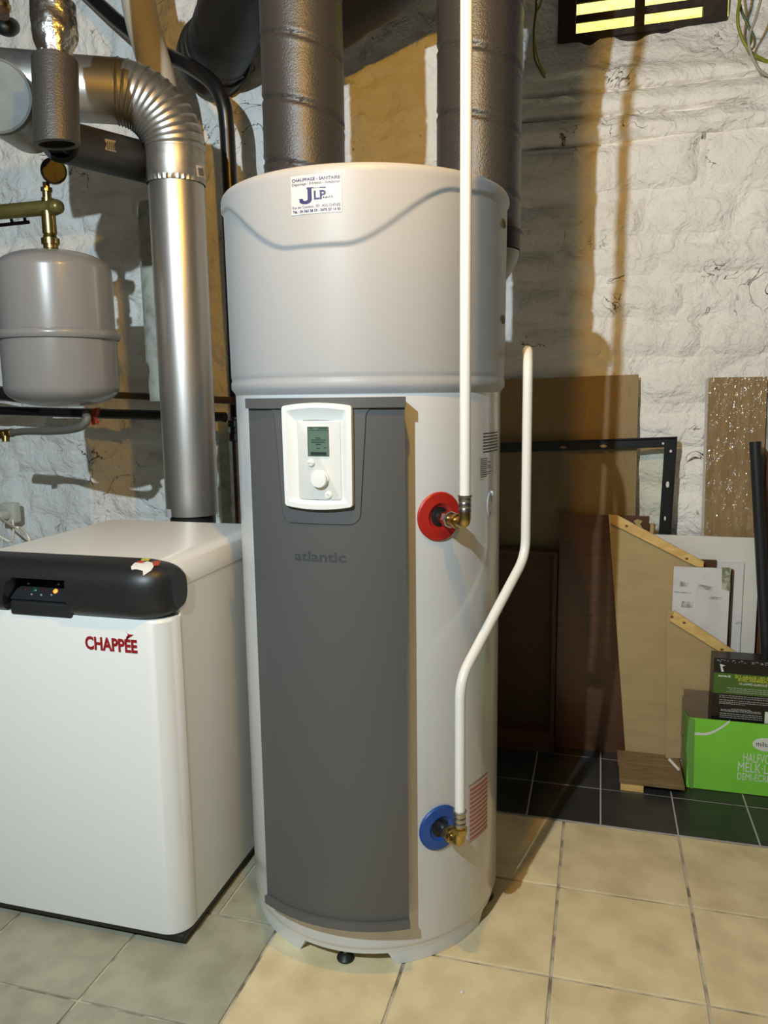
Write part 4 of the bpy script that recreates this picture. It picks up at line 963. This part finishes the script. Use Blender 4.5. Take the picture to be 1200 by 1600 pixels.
mk('glue_blot', smp, [list(range(8))], 'mdf', vn)
dr = thing('old_drawer', 'dark wooden drawer standing on end beside the water heater base', 'drawer', (-.2, 1.17, 0))
za = at(820, 860, 1.165)[2]; xr2 = at(871, 900, 1.165)[0]
box('drawer_base', (-.50, xr2), (1.176, 1.190), (.001, za), 'drawer', dr)
box('drawer_side', (xr2-.014, xr2), (1.120, 1.176), (.001, za), 'drawer', dr, bev=.001); box('drawer_side', (-.50, -.486), (1.120, 1.176), (.001, za), 'drawer', dr, bev=.001)
box('drawer_end', (-.486, xr2-.014), (1.120, 1.176), (.001, .075), 'redwood', dr, bev=.001); box('drawer_end', (-.486, xr2-.014), (1.150, 1.176), (za-.014, za), 'drawer', dr)
# white boards
wz = at(1100, 838, 1.160, .03)[2]; wx0 = at(1020, 838, 1.160, .03)[0]; wx1 = at(1185, 900, 1.160, .03)[0]
sheet('white_melamine_board', wx0, wx1, .001, wz, 1.160, .03, .010, 'whiteboard', 'wide plain white melamine panel below the laminate pack')
q0, q1 = at(1120, 880, 1.150, .03), at(1163, 880, 1.150, .03)
sheet('white_offcut', q0[0]-.06, q1[0], .001, q1[2], 1.150, .03, .008, 'smear', 'narrow white offcut with a dark mark, right of the brown batten')
mk('dark_mark', [at(u, v, 1.149, .03) for u, v in ((1149, 974), (1155, 970), (1158, 974), (1153, 977))], [[0, 1, 2, 3]], 'smudge', bpy.data.objects['white_offcut'])
q0, q1 = at(1088, 874, 1.141, .03), at(1120, 874, 1.141, .03)
sheet('brown_offcut', q0[0], q1[0], .001, q0[2], 1.141, .03, .008, 'veneer', 'small dark brown offcut showing above the smudged white board')
q0, q1 = at(1142.5, 890, 1.136, .03), at(1146.5, 890, 1.136, .03)
sheet('brown_batten', q0[0], q1[0], .001, q0[2], 1.136, .03, .012, 'veneer', 'thin upright brown batten at the right edge of the smudged board')
q0, q1 = at(1053, 885, 1.112, .02), at(1142, 885, 1.112, .02)
sm = thing('smudged_board', 'white painted board with grey and green smudges between the two battens', 'board', (q0[0], 1.112, 0))
sheet('board_face', q0[0], q1[0], .001, q0[2], 1.112, .02, .008, 'smear', None, None, sm)
for pl_, mm in (([(1128, 886), (1141, 887), (1141, 925), (1128, 920)], 'mould'), ([(1092, 913), (1115, 917), (1114, 924), (1090, 919)], 'smudge'), ([(1063, 908), (1076, 911), (1075, 917), (1062, 917)], 'smudge'), ([(1053, 924), (1080, 926), (1080, 927), (1053, 926)], 'smudge'), ([(1108, 931), (1128, 934), (1128, 938), (1106, 936)], 'smudge'), ([(1066, 939), (1084, 941), (1082, 950), (1064, 949)], 'smudge')):
    mk('smudge_mark', [at(u, v, 1.1112, .02) for u, v in pl_], [[0, 1, 2, 3]], mm, sm)
# two MDF pieces with pine battens nailed along their sloping edges
def mdf(name, px, Y0, k, label, bat, knots):
    r = thing(name, label, 'board', at(*px[-1], Y0, k)); board('mdf_sheet', px, Y0, k, .005, 'mdf', None, None, r)
    prism('pine_batten', [at(u, v, Y0-.014, k) for u, v in bat], (0, .0135, 0), 'pine', r)
    for u, v in knots:
        c = at(u, v, Y0-.0148, k); mk('nail_knot', [c+np.array([.0055*math.cos(a), 0, .0045*math.sin(a)]) for a in np.linspace(0, 6.28, 11)[:-1]], [list(range(10))], 'pineknot', r)
f1_ = at(976, 1189, 1.128, .02); 
mdf('mdf_offcut', [(951, 803), (1099, 884), (1090, 1186), (978, 1187)], 1.128, .02, 'tall brown fibreboard piece with a pine batten along its sloping top', [(954, 805), (966, 806), (1100, 878), (1099, 886), (1087, 885), (953, 817)], [(979, 822), (1073, 873)])
mdf('mdf_offcut', [(1042, 950), (1160, 1026), (1158, 1190), (1040, 1184)], 1.098, .02, 'shorter brown fibreboard piece with a lower pine batten behind the green box', [(1054, 955), (1163, 1028), (1143, 1030), (1046, 970)], [(1069, 973), (1050, 964), (1128, 1015)])
# planks lying on the floor
zA = .040
fpA = thing('floor_plank', 'brown plank on top of the low stack under the fibreboard', 'plank', (.28, 1.06, .021)); a = atz(969, 1180, zA)
box('plank_board', (.165, .372), (1.035, 1.122), (.0225, .0385), 'floorplank', fpA, bev=.0015)
fpB = thing('floor_plank', 'brown plank at the front of the low stack beside the green box', 'plank', (.28, .98, .005))
box('plank_board', (.168, .372), (.905, 1.030), (.0225, .0375), 'floorplank', fpB, bev=.0015)
tag(box('spacer_stick', (.172, .245), (.90, .935), (.0005, .022), 'pine', bev=.001), 'short wooden spacer stick under the front plank', 'stick')
tag(box('spacer_board', (.19, .372), (.955, 1.12), (.0005, .022), 'floorplank', bev=.001), 'dark board underneath the two brown planks', 'plank')
ws = [atz(1046, 1187, .046), atz(1060, 1202, .044)]
tag(tube('white_stick', [ws[0], ws[1]], .0055, 'whitepipe', None, n=8), 'short white stick lying on the brown plank', 'stick')

# ================================================================== GREEN TRAY AND LED CARTON
GX, GYf = .383, .972
tray = thing('milk_tray', 'bright green cardboard milk tray standing on the dark tiles', 'box', (GX+.2, GYf, 0))
ztp = at(1085, 1122, GYf)[2]
V, Fc = boxvf((GX, GX+.40), (GYf, GYf+.004), (.002, ztp)); mk('front_wall', V, Fc, 'greenbox', tray)
prism('side_wall', [(GX, GYf+.001, .002), (GX, GYf+.118, .002), (GX-.012, GYf+.118, ztp-.01), (GX-.008, GYf+.02, ztp), (GX, GYf+.001, ztp)], (.003, 0, 0), 'greenside', tray)
box('back_wall', (GX-.008, GX+.40), (GYf+.112, GYf+.116), (.002, .30), 'card', tray); box('tray_bottom', (GX+.003, GX+.40), (GYf+.004, GYf+.112), (.002, .006), 'card', tray)
prism('torn_flap', [at(1066, 1088, GYf+.10), at(1112, 1086, GYf+.10), at(1116, 1122, GYf+.10), at(1064, 1150, GYf+.10)], (0, .003, 0), 'card', tray)
prism('red_flap', [at(1076, 1121, GYf+.03), at(1083, 1120, GYf+.03), at(1076, 1150, GYf+.03), at(1072, 1166, GYf+.03)], (0, .002, 0), 'redcard', tray)
prism('side_flap', [at(1077, 1122, GYf-.001), at(1086, 1124, GYf-.001), at(1083, 1238, GYf-.001), at(1076, 1226, GYf-.001), at(1072, 1170, GYf-.001)], (0, .0012, 0), 'greenside', tray)
gf = lambda x, z: np.array([x, GYf-.0008, z])
gx = lambda u, v=1190: at(u, v, GYf)[0]
gz_ = lambda v, u=1165: at(u, v, GYf)[2]
text('tray_text', 'HALFVOLLE', gf, gx(1161), gx(1161)+.113, gz_(1190), gz_(1176), 'whiteink', tray, keep=.70)
text('tray_text', 'MELK·LAIT', gf, gx(1153.5), gx(1153.5)+.134, gz_(1206), gz_(1191), 'whiteink', tray, keep=.70)
text('tray_text', 'DEMI-ÉCRÉMÉ', gf, gx(1153.5), gx(1153.5)+.122, gz_(1219), gz_(1208), 'whiteink', tray, keep=.70)
oc = (gx(1174)+.039, gz_(1162, 1180))
mk('brand_oval', [(oc[0]+.039*math.cos(a), GYf-.0007, oc[1]+.0225*math.sin(a)) for a in np.linspace(0, 2*math.pi, 32, endpoint=False)], [list(range(32))], 'whiteink', tray)
text('brand_text', 'milsani', lambda x, z: np.array([x, GYf-.0012, z]), oc[0]-.028, oc[0]+.028, oc[1]-.007, oc[1]+.009, 'ink', tray)
P = []
for i in range(17):
    t = i/16; u = 1080+60*t; v = 1146 + (3*t if t < .4 else 1.2) - 20*max(0, t-.35)**1.6*2.0
    P.append((u, v))
V = []
for i, (u, v) in enumerate(P):
    a = at(u, v, GYf-.0007); V += [a+np.array([0, 0, .0045]), a-np.array([0, 0, .0045])]
mk('swoosh_print', V, [[2*i, 2*i+2, 2*i+3, 2*i+1] for i in range(16)], 'whiteink', tray)
LY = GYf+.022
led_ = thing('led_carton', 'black and green LED lamp carton standing in the green tray', 'box', (.6, LY, .007))
lx0, lz1 = at(1116, 1030, LY)[0], at(1150, 1030, LY)[2]
box('carton_body', (lx0, lx0+.33), (LY, LY+.075), (.0065, lz1), 'boxblack', led_, bev=.001)
lf_ = lambda x, z: np.array([x, LY-.0009, z]); lxx = lambda u, v=1070: at(u, v, LY)[0]; lzz = lambda v, u=1150: at(u, v, LY)[2]
mk('green_band', [(lx0+.001, LY-.0005, lzz(1085)), (lx0+.329, LY-.0005, lzz(1085)), (lx0+.329, LY-.0005, lzz(1053)), (lx0+.001, LY-.0005, lzz(1053))], [[0, 1, 2, 3]], 'boxgreen', led_)
text('carton_title', 'ÉCLAIRAGE LED SOLAIRE', lf_, lxx(1148), lxx(1148)+.140, lzz(1059.5), lzz(1055), 'yellowink', led_, bold=.025, keep=.7)
text('carton_title', 'AVEC PANNEAU SOLAIRE', lf_, lxx(1152), lxx(1152)+.145, lzz(1064), lzz(1060), 'yellowink', led_, bold=.025, keep=.7)
text('carton_subtitle', '10 LAMPES GUINGUETTE', lf_, lxx(1155), lxx(1155)+.098, lzz(1069.5), lzz(1066), 'whiteink', led_, bold=.01, keep=.7)
text('carton_brand', 'suve.it', lf_, lxx(1121.5), lxx(1141), lzz(1059), lzz(1055.5), 'whiteink', led_, bold=.03)
pr = []
for v, a, b_ in ((1075.5, 1136, 1215), (1078.5, 1140, 1215), (1081.5, 1136, 1215), (1088, 1125, 1215), (1091, 1125, 1205), (1095, 1125, 1215), (1098, 1125, 1215), (1100.5, 1125, 1166), (1108, 1145, 1175), (1110, 1128, 1192), (1112, 1128, 1192), (1116, 1127, 1194), (1119, 1127, 1194), (1122, 1127, 1194)):
    u = a
    while u < b_:
        w = random.uniform(2, 6); pr.append((lxx(u), lxx(min(u+w, b_)), lzz(v+.5), lzz(v-.5))); u += w+1
mk('carton_small_print', *bars(pr, lf_), 'greyink', led_)
pr = [(lxx(u), lxx(u+random.uniform(1, 4)), lzz(v+.6), lzz(v-.3)) for u, v in [(random.uniform(1118, 1215), random.uniform(1032, 1036)) for _ in range(40)]]
mk('carton_speckle', *bars(pr, lf_), 'greyink', led_)
mk('carton_flash', [lf_(lxx(u), lzz(v)) for u, v in ((1123, 1039), (1132, 1041), (1127, 1043), (1130, 1051), (1126, 1051))], [[0, 1, 2, 3, 4]], 'whiteink', led_)
mk('carton_barcode', [lf_(lxx(u), lzz(v)) for u, v in ((1198, 1126), (1225, 1126), (1225, 1108), (1198, 1108))], [[0, 1, 2, 3]], 'whiteink', led_)
# crumb of plaster on the floor in front of the heater
c = atz(722, 1551, 0); V, Fc = lathevf([(.0008, .0003), (.004, .0006), (.0045, .002), (.002, .004)], c, n=6)
tag(mk('plaster_crumb', V, Fc, 'whiteboard'), 'tiny white plaster crumb on the beige floor tiles', 'crumb')
